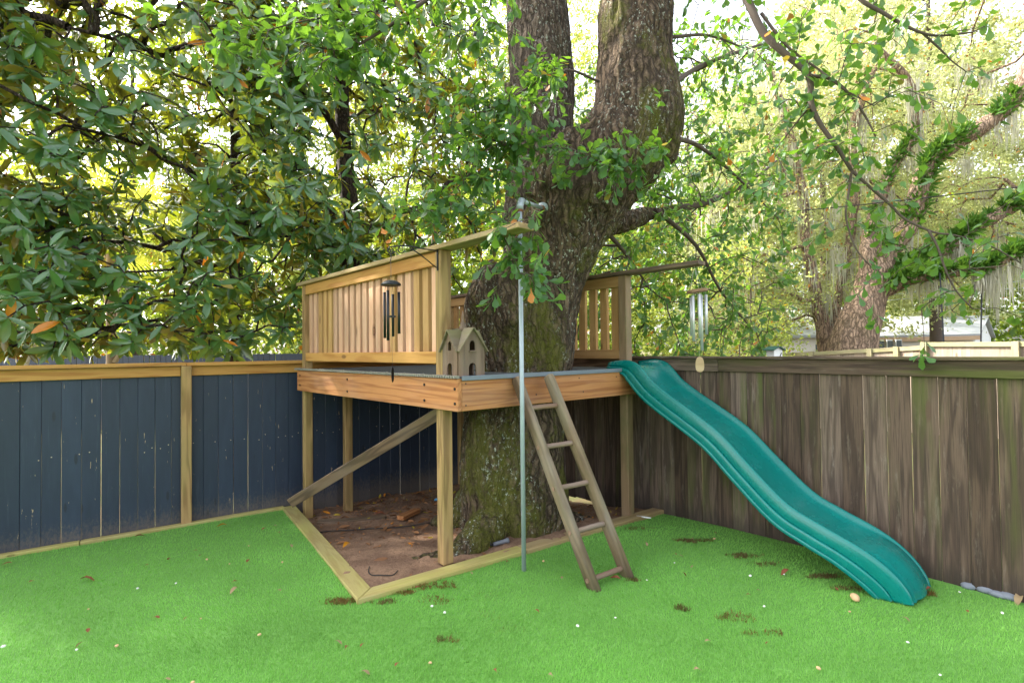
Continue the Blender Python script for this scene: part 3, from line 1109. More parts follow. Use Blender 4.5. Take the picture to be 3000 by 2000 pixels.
ladder_rail(lb, lt)
ladder_rail(rb, rt)
for f in (.055, .255, .45, .645, .84):
    p, q = lb.lerp(lt, f), rb.lerp(rt, f)
    d = (q - p).normalized()
    pts = [p - d * .028, p + d * .05, (p + q) / 2 + Zv * random.uniform(-.003, .003), q - d * .05, q + d * .02]
    mt = frame(p, q, Zv)
    inv = mt.inverted()
    V, Fc = tube_data([inv @ z for z in pts], [.0165, .019, .0185, .019, .0165], 10)
    rg = mesh_obj('rung', V, Fc, M['rung'], lad, True, mt)
    V, Fc = tube_data([p - d * .0345, p - d * .027], .016, 10)
    mesh_obj('rung_plug', V, Fc, M['rung'], lad)

# ------------------------------------------------------------------ fire pole
gpole = gp(1535, 1672)
pole = thing('fire_pole', tuple(gpole), 'galvanised steel fire pole screwed to the oak by an elbow pipe', 'pole')
ptop = at(1528, 592, gpole.y)
ptop.x = gpole.x
tube('pole_tube', [gpole - Zv * .05, ptop - Zv * .05], .0168, M['grey_metal'], pole, 14)
PF = at(1590, 610, 4.40)
hd = (PF - ptop).normalized()
el = [ptop - Zv * .055, ptop - Zv * .02] + [ptop + (hd * math.sin(t) - Zv * math.cos(t)) * .03 + hd * .0 + Zv * .012 for t in (.3, .7, 1.1, 1.5)] + [ptop + hd * .065 + Zv * .012]
tube('elbow', el, [.027, .027, .026, .026, .026, .026, .026], M['grey_metal'], pole, 14)
tube('rusty_joint', [ptop - Zv * .072, ptop - Zv * .054], .0225, M['rust'], pole, 14)
tube('rusty_joint', [ptop + hd * .064 + Zv * .012, ptop + hd * .085 + Zv * .012], .022, M['rust'], pole, 14)
tube('arm_tube', [ptop + hd * .08 + Zv * .012, PF - hd * .02], .0168, M['grey_metal'], pole, 14)
tube('rusty_joint', [PF - hd * .05, PF - hd * .012], .024, M['rust'], pole, 14)
tube('wall_flange', [PF - hd * .012, PF + hd * .004], .05, M['grey_metal'], pole, 18)

# ------------------------------------------------------------------ birdhouse on the deck
bh0 = dp(.035, .03)
bh0 = Vector((bh0.x, bh0.y, DTOP + .0145))
HX = B.copy()
HY = Vector((-B.y, B.x, 0))
bc = bh0 + HX * .120 + HY * .108
bird = thing('wooden_birdhouse', tuple(bc), 'small rustic wooden birdhouse with cross gables and arched holes on the deck', 'birdhouse')


def gable_wall(cx_, dirx, nrm, hw, eave, ridge, holes, name='wall'):
    """wall with arched openings; holes = (centre u, sill z, half width, height)"""
    bm = bmesh.new()
    loops = [[(-hw, 0), (hw, 0), (hw, eave), (0, ridge), (-hw, eave)]]
    for u_, z0, r_, h in holes:
        lp = [(u_ - r_, z0), (u_ + r_, z0)]
        for k in range(9):
            t = math.pi * k / 8
            lp.append((u_ + r_ * math.cos(t), z0 + h - r_ + r_ * 1.15 * math.sin(t)))
        loops.append(lp)
    ed = []
    for lp in loops:
        vs = [bm.verts.new((x_, y_, 0)) for x_, y_ in lp]
        ed += [bm.edges.new((vs[i], vs[(i + 1) % len(vs)])) for i in range(len(vs))]
    bmesh.ops.triangle_fill(bm, use_beauty=True, edges=ed)
    ex = bmesh.ops.extrude_face_region(bm, geom=bm.faces[:])
    for v in ex['geom']:
        if isinstance(v, bmesh.types.BMVert):
            v.co.z -= .010
    bmesh.ops.recalc_face_normals(bm, faces=bm.faces)
    # local X is up so that the grain runs upright
    me = bpy.data.meshes.new(name)
    for v in bm.verts:
        v.co = Vector((v.co.y, -v.co.x, v.co.z))
    bm.to_mesh(me)
    bm.free()
    x, z = Zv, nrm
    y = z.cross(x)
    mt = Matrix(((x.x, y.x, z.x, cx_.x), (x.y, y.y, z.y, cx_.y), (x.z, y.z, z.z, cx_.z), (0, 0, 0, 1)))
    return place(name, me, M['bird'], bird, False, mt)


EV, RG = .200, .350
W1, W2, DEP = .109, .096, .120          # half widths of the two wings, half depth
wa = gable_wall(bc - HY * DEP, HX, -HY, W1, EV, RG, [(.0, .002, .033, .090), (0, .188, .024, .068)])
gable_wall(bc + HY * DEP, HX, HY, W1, EV, RG, [(.0, .002, .036, .098)])
gable_wall(bc - HX * DEP, HY, -HX, W2, EV, RG - .015, [(.0, .002, .033, .090), (0, .188, .022, .064)])
gable_wall(bc + HX * DEP, HY, HX, W2, EV, RG - .015, [(.0, .002, .036, .098)])
for sx in (-1, 1):
    for sy in (-1, 1):
        c = bc + HX * sx * (W1 - .004) + HY * sy * (DEP - .012 - (DEP - W2) / 2)
        plank('corner_board', c + Zv * .002, c + Zv * (EV - .004), DEP - W2 - .002, .008, HX, M['bird'], bird, 0)
        c = bc + HY * sy * (W2 - .004) + HX * sx * (DEP - .011 - (DEP - W1) / 2 + .001)
        plank('corner_board', c + Zv * .002, c + Zv * (EV - .004), max(.006, DEP - W1 - .002), .008, HY, M['bird'], bird, 0)
c = bc - HY * (DEP + .006)
plank('window_sill', c - HX * .032 + Zv * .182, c + HX * .032 + Zv * .182, .012, .007, Zv, M['bird'], bird, 0)
# roof panels: each gable end has two sloping panels that stop in the valley
for d, side, hw, rg in ((-HY, HX, W1, RG), (HY, HX, W1, RG), (-HX, HY, W2, RG - .015), (HX, HY, W2, RG - .015)):
    for sg in (-1, 1):
        ov, th_ = .022, .008
        slope = (rg - EV) / hw
        e_u, e_z = (hw + .018), EV - slope * .018
        up = Vector((0, 0, 1))
        ridge0 = bc + d * (DEP + ov) + up * (rg + .001)
        ridge1 = bc + d * .004 + up * (rg + .001)
        eave0 = bc + d * (DEP + ov) + side * sg * e_u + up * (e_z + .001)
        eave1 = bc + d * (max(W1, W2) + .012) + side * sg * e_u + up * (e_z + .001)
        nn = (side * sg * slope + up).normalized() * th_
        q = [ridge0, eave0, eave1, ridge1]
        V = q + [p + nn for p in q]
        mt = frame(ridge0, ridge1, nn)
        inv = mt.inverted()
        Fc = [(0, 1, 2, 3), (7, 6, 5, 4), (0, 4, 5, 1), (1, 5, 6, 2), (2, 6, 7, 3), (3, 7, 4, 0)]
        mesh_obj('roof_panel', [inv @ v for v in V], Fc, M['bird_roof'], bird, False, mt)
fz = RG + .003
V, Fc = tube_data([bc + Zv * (fz - .02), bc + Zv * fz, bc + Zv * (fz + .016), bc + Zv * (fz + .022), bc + Zv * (fz + .04), bc + Zv * (fz + .046), bc + Zv * (fz + .075), bc + Zv * (fz + .085), bc + Zv * (fz + .13)],
                  [.03, .03, .027, .022, .020, .012, .010, .012, .003], 12)
mesh_obj('finial', V, Fc, M['bird'], bird, True)
plank('floor', bc - HX * .1 + Zv * .001, bc + HX * .1 + Zv * .001, .19, .002, Zv, M['shade_in'], bird, 0)

# ------------------------------------------------------------------ bracket and black wind chime
hk = at(1150, 728, 3.42)
pb = dp(PF_A - .046, PO - .03, 0)
brk = thing('hook_bracket', (pb.x, pb.y, 2.2), 'black iron hook bracket screwed to the front deck post', 'bracket')
b0 = dp(PF_A, PO - .046, 0)
b0.z = at(1283, 735, b0.y).z
b1 = b0.copy(); b1.z = at(1283, 785, b0.y).z
plank('back_plate', b0 + Zv * .01 - B * .003, b1 - Zv * .02 - B * .003, .018, .006, -B, M['black'], brk, .001)
tip = at(1150, 722, 3.42)
tube('arm', smooth_line([b0 - B * .006, at(1230, 727, 3.5), at(1190, 720, 3.45), tip], 4), .005, M['black'], brk, 6)
tube('stay', smooth_line([b1 - B * .006, b1 - B * .03 + Zv * .012, at(1230, 745, 3.5), at(1200, 726, 3.46)], 4), .0045, M['black'], brk, 6)
hkpts = lambda c, s_: smooth_line([c, c + Vector((-.02, 0, -.004)) * s_, c + Vector((-.032, 0, -.028)) * s_, c + Vector((-.012, 0, -.05)) * s_, c + Vector((.014, 0, -.036)) * s_], 4)
tube('hook', hkpts(tip + Vector((0, 0, 0)), 1), .0042, M['black'], brk, 6)
tube('hook', hkpts(at(1180, 720, 3.45), 1), .0042, M['black'], brk, 6)

hp = tip + Vector((-.012, 0, -.05))
hp.z = at(1148, 740, hp.y).z
ch = thing('wind_chime', (hp.x, hp.y, hp.z), 'black metal wind chime hanging before the left railing', 'wind chime')
D1 = hp.y


def hz(py, d_):
    return at(1148, py, d_).z


tube('hook', smooth_line([hp + Vector((.006, 0, .0)), hp + Vector((.012, 0, .014)), hp + Vector((.004, 0, .02)), hp + Vector((-.004, 0, .008)), hp + Vector((.002, 0, -.03)), hp + Vector((-.004, 0, -.06))], 4), .003, M['chain'], ch, 6)
zc = hz(833, D1)
cc = Vector((hp.x, hp.y, zc))
tube('cord', [hp - Zv * .06, cc + Zv * .01], .0016, M['string'], ch, 5)
V, Fc = [], []
prof = [(0, .028), (.02, .0275), (.04, .022), (.056, .012), (.066, .002), (.067, -.006), (.062, -.010), (.05, -.006), (0, -.002)]
nseg = 24
for i, (r_, z_) in enumerate(prof):
    for k in range(nseg):
        t = 2 * math.pi * k / nseg
        V.append(cc + Vector((r_ * math.cos(t), r_ * math.sin(t), z_)))
for i in range(len(prof) - 1):
    for k in range(nseg):
        Fc.append((i * nseg + k, i * nseg + (k + 1) % nseg, (i + 1) * nseg + (k + 1) % nseg, (i + 1) * nseg + k))
mesh_obj('top_disc', V, Fc, M['black'], ch, True)
for px, z0, z1, oy in ((1128, 856, 990, -.01), (1140, 852, 997, -.035), (1147, 860, 985, .04), (1168, 855, 977, .01), (1158, 862, 955, .045)):
    x = at(px, 900, D1).x
    c = Vector((x, D1 + oy, 0))
    za, zb = hz(z0, D1), hz(z1, D1)
    if px == 1158:
        continue
    tube('tube', [c + Zv * za, c + Zv * zb], .0095, M['black'], ch, 12)
    for e in (-.006, .006):
        tube('cord', [c + Zv * (za - .01) + Vector((e, 0, 0)), Vector((cc.x + (c.x - cc.x) * .8, cc.y + (c.y - cc.y) * .8, zc - .004))], .0009, M['string'], ch, 4)
zs = hz(927, D1)
V, Fc = tube_data([cc + Zv * (zs - zc) + Vector((.008, 0, .006)), cc + Zv * (zs - zc) + Vector((.008, 0, -.006))], .022, 16)
mesh_obj('striker', V, Fc, M['black'], ch)
zt = hz(1075, D1)
tube('cord', [cc, Vector((cc.x + .006, cc.y, zt))], .0009, M['string'], ch, 4)
sc_ = Vector((cc.x + .007, cc.y, (zt + hz(1120, D1)) / 2))
hh = abs(zt - hz(1120, D1)) / 2
V = [sc_ + Vector((.0045 * math.cos(t) + e * .0015, e * .006 + .018 * math.cos(t), hh * math.sin(t))) for e in (-.3, .3) for t in np.linspace(0, 2 * math.pi, 17)[:-1]]
Fc = [tuple(range(15, -1, -1)), tuple(range(16, 32))] + [(k, (k + 1) % 16, 16 + (k + 1) % 16, 16 + k) for k in range(16)]
mesh_obj('sail', V, Fc, M['black'], ch)

# ------------------------------------------------------------------ silver wind chime under the right cap rail
cp = dp(-.63, DB - PO, CAPR)
c2 = thing('wind_chime', tuple(cp), 'silver tube wind chime with wooden disc and oval sail beside the slide', 'wind chime')
D2 = cp.y
hz2 = lambda py: at(2045, py, D2).z
x2 = at(2043, 852, D2).x
cc = Vector((x2, D2, hz2(852)))
V, Fc = tube_data([cc + Zv * .013, cc + Zv * .011, cc - Zv * .011, cc - Zv * .013], [.082, .087, .087, .082], 28)
V = [Vector((v.x, v.y, v.z + (v.x - cc.x) * .11)) for v in V]
mesh_obj('top_disc', V, Fc, M['cherry'], c2)
for k in range(3):
    t = 2 * math.pi * k / 3 + .4
    tube('cord', [cp + Zv * .0, cc + Vector((.06 * math.cos(t), .06 * math.sin(t), .008))], .0012, M['white_string'], c2, 4)
for px, za, zb, oy in ((2025, 868, 999, -.05), (2030, 870, 983, .04), (2041, 864, 990, -.07), (2051, 868, 1027, -.03), (2060, 862, 980, .05), (2066, 864, 980, -.02)):
    c = Vector((at(px, 900, D2).x, D2 + oy, 0))
    tube('tube', [c + Zv * hz2(za), c + Zv * hz2(zb)], .0125, M['alu'], c2, 12)
    tube('cord', [c + Zv * hz2(za + 6), Vector((c.x, c.y, cc.z - .01))], .001, M['white_string'], c2, 4)
zs = hz2(935)
V, Fc = tube_data([Vector((x2, D2, zs + .008)), Vector((x2, D2, zs - .008))], .04, 18)
mesh_obj('striker', V, Fc, M['cherry'], c2)
tube('cord', [cc, Vector((x2 + .008, D2, hz2(1046)))], .0012, M['white_string'], c2, 4)
zc_, hh = hz2(1067), abs(hz2(1045) - hz2(1090)) / 2
V = [Vector((x2 + .010 + .037 * math.copysign(abs(math.cos(t)) ** .8, math.cos(t)) * (1 - .12 * math.sin(t)), D2 + e, zc_ + hh * math.copysign(abs(math.sin(t)) ** .8, math.sin(t)))) for e in (-.004, .004) for t in np.linspace(0, 2 * math.pi, 25)[:-1]]
Fc = [tuple(range(23, -1, -1)), tuple(range(24, 48))] + [(k, (k + 1) % 24, 24 + (k + 1) % 24, 24 + k) for k in range(24)]
mesh_obj('sail', V, Fc, M['sail'], c2)

# ------------------------------------------------------------------ tree tools
def leaf_template(xs, hw, fold=.12, droop=.15, curl=0.0):
    """leaf along +X of length 1, face up +Z; midrib and two edges"""
    V = []
    for x, h in zip(xs, hw):
        z = -droop * x * x + curl * math.sin(x * 5)
        V += [(x, 0, z - fold * h), (x, h, z + fold * h * .6), (x, -h, z + fold * h * .6)]
    Fc = []
    for i in range(len(xs) - 1):
        a, b_ = 3 * i, 3 * i + 3
        for s_ in (1, 2):
            q = (a, b_, b_ + s_, a + s_) if s_ == 2 else (a, a + s_, b_ + s_, b_)
            q = q[::-1]
            Fc += [(q[0], q[1], q[2]), (q[0], q[2], q[3])]
    return np.array(V), np.array(Fc)


T_MAG = [leaf_template([0, .12, .35, .65, .88, 1], [.012, .075, .145, .158, .082, .004], .18, dr, cu) for dr, cu in ((.10, 0), (.25, .012), (.02, -.01))]
T_OAK = [leaf_template([0, .2, .45, .62, .84, 1], [.01, .03, .10, .20, .235, .05], .12, dr, cu) for dr, cu in ((.08, 0), (.22, .015), (-.05, .01))]
T_FAR = [leaf_template([0, .5, 1], [.02, .27, .02], .15, .1, 0)]
T_FERN = [leaf_template([0, .4, 1], [.03, .16, .02], .1, .3, 0)]


def basis(dirs, norms):
    x = dirs / np.linalg.norm(dirs, axis=1, keepdims=True)
    z = norms - x * (norms * x).sum(1, keepdims=True)
    z /= np.maximum(np.linalg.norm(z, axis=1, keepdims=True), 1e-6)
    y = np.cross(z, x)
    return x, y, z


def big_leaves(name, P, x, y, z, size, var, temps, mat, parent):
    Vs, Fs, off = [], [], 0
    for k, (tv, tf) in enumerate(temps):
        m = var == k
        if not m.any():
            continue
        p, s_ = P[m], size[m][:, None, None]
        vv = p[:, None, :] + s_ * (tv[None, :, 0:1] * x[m][:, None, :] + tv[None, :, 1:2] * y[m][:, None, :] + tv[None, :, 2:3] * z[m][:, None, :])
        n_ = len(p)
        ff = tf[None] + (np.arange(n_) * len(tv))[:, None, None] + off
        Vs.append(vv.reshape(-1, 3)); Fs.append(ff.reshape(-1, 3))
        off += n_ * len(tv)
    Vs, Fs = np.concatenate(Vs), np.concatenate(Fs)
    me = bpy.data.meshes.new(name)
    me.vertices.add(len(Vs))
    me.vertices.foreach_set('co', Vs.reshape(-1).astype(np.float32))
    me.loops.add(len(Fs) * 3)
    me.loops.foreach_set('vertex_index', Fs.reshape(-1).astype(np.int32))
    me.polygons.add(len(Fs))
    me.polygons.foreach_set('loop_start', np.arange(0, len(Fs) * 3, 3, dtype=np.int32))
    me.polygons.foreach_set('use_smooth', np.ones(len(Fs), dtype=bool))
    me.update(calc_edges=True)
    me.materials.append(mat)
    o_ = place(name, me, None, parent)
    o_['kind'] = 'stuff'
    return o_


def leaves(parent, P, dirs, norms, size, temps, mat, singles=300, name='foliage'):
    P, dirs, norms, size = map(np.asarray, (P, dirs, norms, size))
    x, y, z = basis(dirs, norms)
    var = rng.integers(0, len(temps), len(P))
    pick = np.zeros(len(P), bool)
    if singles:
        c = P + x * size[:, None] * .5
        q = c - np.array([0, 0, CAM_H])
        dz = q @ np.array(_fw)
        sx = 1500 + F * (q @ np.array(_R)) / dz
        sy = 1000 - F * (q @ np.array(_U)) / dz
        inside = (dz > .5) & (sx > 10) & (sx < 2990) & (sy > 10) & (sy < 1990)
        view = q / np.linalg.norm(q, axis=1, keepdims=True)
        facing = np.abs((z * view).sum(1)) * .8 + .2
        score = size / np.maximum(dz, .1) * facing
        cell = (np.clip(sx, 0, 2999) // 30).astype(int) * 1000 + (np.clip(sy, 0, 1999) // 30).astype(int)
        near = {}
        for i in np.where(inside)[0]:
            k = cell[i]
            if k not in near or dz[i] < near[k]:
                near[k] = dz[i]
        order = np.argsort(-score)
        cnt = 0
        for i in order:
            if inside[i] and dz[i] < near[cell[i]] + .25:
                pick[i] = True
                cnt += 1
                if cnt >= singles:
                    break
        mes = []
        for tv, tf in temps:
            me = bpy.data.meshes.new('leaf')
            me.from_pydata(tv.tolist(), [], tf.tolist())
            me.polygons.foreach_set('use_smooth', [True] * len(tf))
            me.materials.append(mat)
            mes.append(me)
        inv = wmat(parent).inverted()
        for i in np.where(pick)[0]:
            s_ = float(size[i])
            X, Y, Z, p = x[i] * s_, y[i] * s_, z[i] * s_, P[i]
            o_ = bpy.data.objects.new('leaf', mes[var[i]])
            o_.matrix_basis = Matrix(((X[0], Y[0], Z[0], p[0]), (X[1], Y[1], Z[1], p[1]), (X[2], Y[2], Z[2], p[2]), (0, 0, 0, 1)))
            o_.parent = parent
            o_.matrix_parent_inverse = inv
            COL.objects.link(o_)
    r = ~pick
    if r.any():
        big_leaves(name, P[r], x[r], y[r], z[r], size[r], var[r], temps, mat, parent)


def grow(roots, pts, wob=.12, alpha=.3, seg=2):
    """branches from the polylines `roots` to every point of pts: each point joins the nearest limb"""
    N, par, ln = [], [], []
    for poly in roots:
        for i, p in enumerate(poly):
            N.append(np.array(p)); par.append(len(N) - 2 if i else -1); ln.append(0.0 if i == 0 else ln[-1] * 1.0 + 0.0)
    nroot = len(N)
    pts = np.asarray(pts)
    R0 = np.array(N)
    d0 = np.array([np.min(np.linalg.norm(R0 - p, axis=1)) for p in pts])
    tips = []
    cap = nroot + len(pts) * (seg + 1) + 5
    arr = np.zeros((cap, 3)); arr[:nroot] = R0
    path = np.zeros(cap)
    cnt = nroot
    for i in np.argsort(d0):
        p = pts[i]
        dd = np.linalg.norm(arr[:cnt] - p, axis=1)
        j = int(np.argmin(dd + alpha * path[:cnt]))
        L = dd[j]
        prev = j
        a = arr[j].copy()
        for k in range(1, seg + 1):
            t = k / seg
            q = a + (p - a) * t
            if k < seg:
                q = q + rng.normal(0, wob * L * .5, 3) + np.array([0, 0, .08 * L])
            arr[cnt] = q
            path[cnt] = path[prev] + np.linalg.norm(q - arr[prev])
            par.append(prev)
            prev = cnt
            cnt += 1
        tips.append(prev)
    return arr[:cnt], par, tips, nroot


def branch_mesh(nodes, par, tips, nroot, rtip, power, rmax):
    n_ = len(nodes)
    cntd = np.zeros(n_)
    for t in tips:
        cntd[t] += 1
    for i in range(n_ - 1, nroot - 1, -1):
        cntd[par[i]] += cntd[i]
    rad = np.minimum(rtip * np.maximum(cntd, 1) ** power, rmax)
    parts = []
    for i in range(nroot, n_):
        j = par[i]
        a, b_ = Vector(nodes[j]), Vector(nodes[i])
        if (b_ - a).length < 1e-4:
            continue
        r1 = rad[i]
        r0 = r1 * 1.15 if j < nroot else min(rad[j], r1 * 1.6)
        ax = b_ - a
        sides = 6 if r1 > .02 else 4
        p0 = ring_pts(a, ax, r0, sides); p1 = ring_pts(b_ + ax.normalized() * r1 * .3, ax, r1, sides)
        parts.append((p0 + p1, [(k, (k + 1) % sides, sides + (k + 1) % sides, sides + k) for k in range(sides)]))
    return merge(parts)


def tip_dirs(nodes, par, tips):
    P = np.array([nodes[t] for t in tips])
    D = np.array([nodes[t] - nodes[par[t]] for t in tips])
    D /= np.maximum(np.linalg.norm(D, axis=1, keepdims=True), 1e-6)
    return P, D


def perp(d):
    r = np.array([0, 0, 1.0]) if abs(d[2]) < .9 else np.array([1.0, 0, 0])
    u_ = np.cross(d, r); u_ /= np.linalg.norm(u_)
    return u_, np.cross(d, u_)


def rosettes(P, D, k0, k1, l0, l1, up=.5):
    """whorls of leaves at twig ends"""
    o_, dr, nm, sz = [], [], [], []
    for p, d in zip(P, D):
        ax = d * .6 + np.array([.12, -.35, up]) + rng.normal(0, .28, 3)
        ax /= np.linalg.norm(ax)
        u_, v_ = perp(ax)
        n_ = rng.integers(k0, k1 + 1)
        big = rng.uniform(.72, 1.18)
        ph = rng.random() * 6.28
        for i in range(n_):
            t = ph + i * 2.399 + rng.normal(0, .2)
            el = rng.uniform(-.6, .85) - .3 * (i / n_)
            rd = u_ * math.cos(t) + v_ * math.sin(t)
            ld = rd * math.cos(el) + ax * math.sin(el) + np.array([0, 0, -.22])
            o_.append(p - ax * .10 * (i / n_)); dr.append(ld)
            nm.append(ax * math.cos(el) - rd * math.sin(el) + rng.normal(0, .35, 3)); sz.append(rng.uniform(l0, l1) * big)
    return o_, dr, nm, sz


def sprigs(P, D, k0, k1, l0, l1, length=.22, droop=.35):
    o_, dr, nm, sz = [], [], [], []
    for p, d in zip(P, D):
        d = d + np.array([0, 0, -droop * rng.random()]) + rng.normal(0, .2, 3)
        d /= np.linalg.norm(d)
        u_, v_ = perp(d)
        n_ = rng.integers(k0, k1 + 1)
        for i in range(n_):
            t = rng.random() * 6.28
            f = (i / n_) ** .7
            rd = u_ * math.cos(t) + v_ * math.sin(t)
            ld = d * rng.uniform(.2, .9) + rd * .8 + np.array([0, 0, -.35])
            o_.append(p - d * length * (1 - f))
            dr.append(ld); nm.append(np.array([0, -.25, 1.0]) + rng.normal(0, .5, 3)); sz.append(rng.uniform(l0, l1))
    return o_, dr, nm, sz


def clumps(P, k, rad, l0, l1, flat=.6):
    """small loose leaves round each twig end"""
    n_ = len(P) * k
    c = np.repeat(np.asarray(P), k, axis=0)
    off = rng.normal(0, rad, (n_, 3)); off[:, 2] *= flat
    d = rng.normal(0, 1, (n_, 3)); d[:, 2] -= .3
    nm = rng.normal(0, .6, (n_, 3)) + np.array([0, 0, 1.0])
    return c + off, d, nm, rng.uniform(l0, l1, n_)


def ellipsoid(n_, c, r, zmin=-9, shell=.0, extra=None):
    out = []
    while len(out) < n_:
        p = rng.uniform(-1, 1, 3)
        l = np.linalg.norm(p)
        if l > 1 or l < shell * rng.random() ** .5:
            continue
        q = np.array(c) + p * np.array(r)
        if q[2] < zmin or noise.noise((q[0] * .9, q[1] * .9, q[2] * .9)) < -.28:
            continue
        if extra and not extra(q):
            continue
        out.append(q)
    return np.array(out)


def solid(name, chains, mat, parent, voxel, smooth_it=4, amp=.012, fx=14.0, fz=2.4, n=16):
    """union of tapered limbs: overlapping closed tubes remeshed into one skin, then roughened"""
    parts = []
    for ch_ in chains:
        line = [Vector(p) for p, r_ in ch_]
        rad = [r_ for p, r_ in ch_]
        if len(line) == 1:
            bm = bmesh.new()
            bmesh.ops.create_icosphere(bm, subdivisions=2, radius=rad[0])
            vs = [v.co + line[0] for v in bm.verts]
            bm.verts.index_update()
            parts.append((vs, [tuple(v.index for v in f.verts) for f in bm.faces]))
            bm.free()
            continue
        k = 4
        pts = smooth_line(line, k)
        xs = [i * k for i in range(len(line))]
        rr_ = [interp(xs, rad, i) for i in range(len(pts))]
        # rounded ends
        d0 = (pts[0] - pts[1]).normalized(); d1 = (pts[-1] - pts[-2]).normalized()
        pts = [pts[0] + d0 * rr_[0] * .7] + pts + [pts[-1] + d1 * rr_[-1] * .7]
        rr_ = [rr_[0] * .5] + rr_ + [rr_[-1] * .5]
        parts.append(tube_data(pts, rr_, n))
    V, Fc = merge(parts)
    me = bpy.data.meshes.new(name)
    me.from_pydata([tuple(v) for v in V], [], Fc)
    o_ = link(bpy.data.objects.new(name, me))
    m1 = o_.modifiers.new('r', 'REMESH'); m1.mode = 'VOXEL'; m1.voxel_size = voxel
    m2 = o_.modifiers.new('s', 'SMOOTH'); m2.iterations = smooth_it; m2.factor = .6
    bpy.context.view_layer.update()
    me2 = bpy.data.meshes.new_from_object(o_.evaluated_get(bpy.context.evaluated_depsgraph_get()))
    bpy.data.objects.remove(o_)
    nv = len(me2.vertices)
    co = np.empty(nv * 3, np.float32); me2.vertices.foreach_get('co', co); co = co.reshape(-1, 3)
    no = np.empty(nv * 3, np.float32); me2.vertices.foreach_get('normal', no); no = no.reshape(-1, 3)
    h = np.empty(nv)
    for i in range(nv):
        x_, y_, z_ = co[i]
        r1 = 1 - abs(noise.noise((x_ * fx, y_ * fx, z_ * fz))) * 2
        h[i] = amp * (r1 - .4) + amp * 1.6 * noise.noise((x_ * 3.1, y_ * 3.1, z_ * 2.2)) + amp * .5 * noise.noise((x_ * 30, y_ * 30, z_ * 9))
    co = co + no * h[:, None]
    me2.vertices.foreach_set('co', co.reshape(-1).astype(np.float32))
    me2.name = name
    me2.materials.clear()
    me2.materials.append(mat)
    me2.polygons.foreach_set('use_smooth', np.ones(len(me2.polygons), bool))
    return place(name, me2, None, parent)


# ------------------------------------------------------------------ the big oak
oak = thing('oak_tree', (TC.x, TC.y, 0), 'massive mossy forked oak growing through the play deck', 'oak tree')
P_ = lambda x, y, d: at(x, y, d)
bole = [
    [(P_(1515, 1700, 4.86), .54), (P_(1512, 1560, 4.84), .50), (P_(1505, 1400, 4.80), .50), (P_(1505, 1230, 4.80), .47), (P_(1545, 1060, 4.80), .41), (P_(1568, 940, 4.80), .385), (P_(1592, 820, 4.78), .365), (P_(1636, 690, 4.74), .385),
     (P_(1715, 560, 4.70), .41), (P_(1824, 430, 4.70), .44), (P_(1866, 330, 4.70), .41), (P_(1855, 180, 4.72), .345), (P_(1866, 0, 4.74), .335), (P_(1880, -300, 4.8), .32), (P_(1900, -900, 5.0), .26)],
    [(P_(1560, 900, 5.0), .28), (P_(1590, 700, 5.05), .30)],
    [(P_(1448, 790, 4.66), .10), (P_(1425, 870, 4.62), .19), (P_(1432, 960, 4.62), .19), (P_(1470, 1060, 4.64), .22)],
    [(P_(1480, 800, 4.62), .14), (P_(1500, 950, 4.56), .2)],
    [(P_(1620, 560, 4.62), .33), (P_(1720, 480, 4.7), .36)],
    [(P_(1955, 355, 4.5), .12)], [(P_(1952, 250, 4.62), .075), (P_(1958, 310, 4.58), .095)], [(P_(1955, 400, 4.55), .13), (P_(1930, 450, 4.6), .16)],
    [(P_(1585, 640, 4.42), .085)], [(P_(1690, 620, 4.38), .06)],
    [(P_(1700, 660, 5.1), .14), (P_(1800, 655, 5.5), .10), (P_(1900, 628, 5.9), .075), (P_(1985, 612, 6.3), .055)],
    [(P_(1440, 1540, 4.45), .20), (P_(1380, 1606, 4.2), .14), (P_(1300, 1650, 4.1), .10), (P_(1215, 1668, 4.05), .07)],
    [(P_(1480, 1500, 4.6), .26), (P_(1465, 1580, 4.45), .17), (P_(1450, 1630, 4.3), .08)],
    [(P_(1590, 1500, 4.75), .26), (P_(1650, 1540, 4.85), .15), (P_(1720, 1530, 4.98), .07)],
    [(P_(1400, 1480, 4.9), .24), (P_(1340, 1510, 4.9), .11), (P_(1270, 1530, 4.95), .05)],
]
solid('trunk', bole, M['bark'], oak, .018, 4, .022, 11, 2.4, 20)
solid('trunk', [[(P_(1560, 900, 5.05), .30), (P_(1575, 640, 5.2), .345), (P_(1588, 300, 5.3), .335), (P_(1572, 0, 5.4), .32), (P_(1550, -350, 5.5), .30), (P_(1520, -1000, 5.7), .24)]], M['bark_pale'], oak, .025, 3, .014, 16, 2.0, 20)
# stubs of old cuts
tube('branch_stub', [P_(1500, 330, 4.95), P_(1491, 280, 4.9), P_(1488, 245, 4.88)], [.05, .045, .04], M['bark'], oak, 10)
kn = [P_(1970, 345, 4.52), P_(1978, 347, 4.47)]
tube('knot', [P_(1958, 345, 4.56), kn[0], kn[1]], [.085, .075, .05], M['rust'], oak, 12)

limbs = []


def limb(pix, d, r0, r1, k=4):
    """limb through picture-measured points at their own distances"""
    ds = d if isinstance(d, (list, tuple)) else [d] * len(pix)
    pts = smooth_line([at(x, y, dd) for (x, y), dd in zip(pix, ds)], k)
    n_ = len(pts)
    rad = [r0 + (r1 - r0) * i / (n_ - 1) for i in range(n_)]
    limbs.append(tube_data(pts, rad, 8))
    return pts


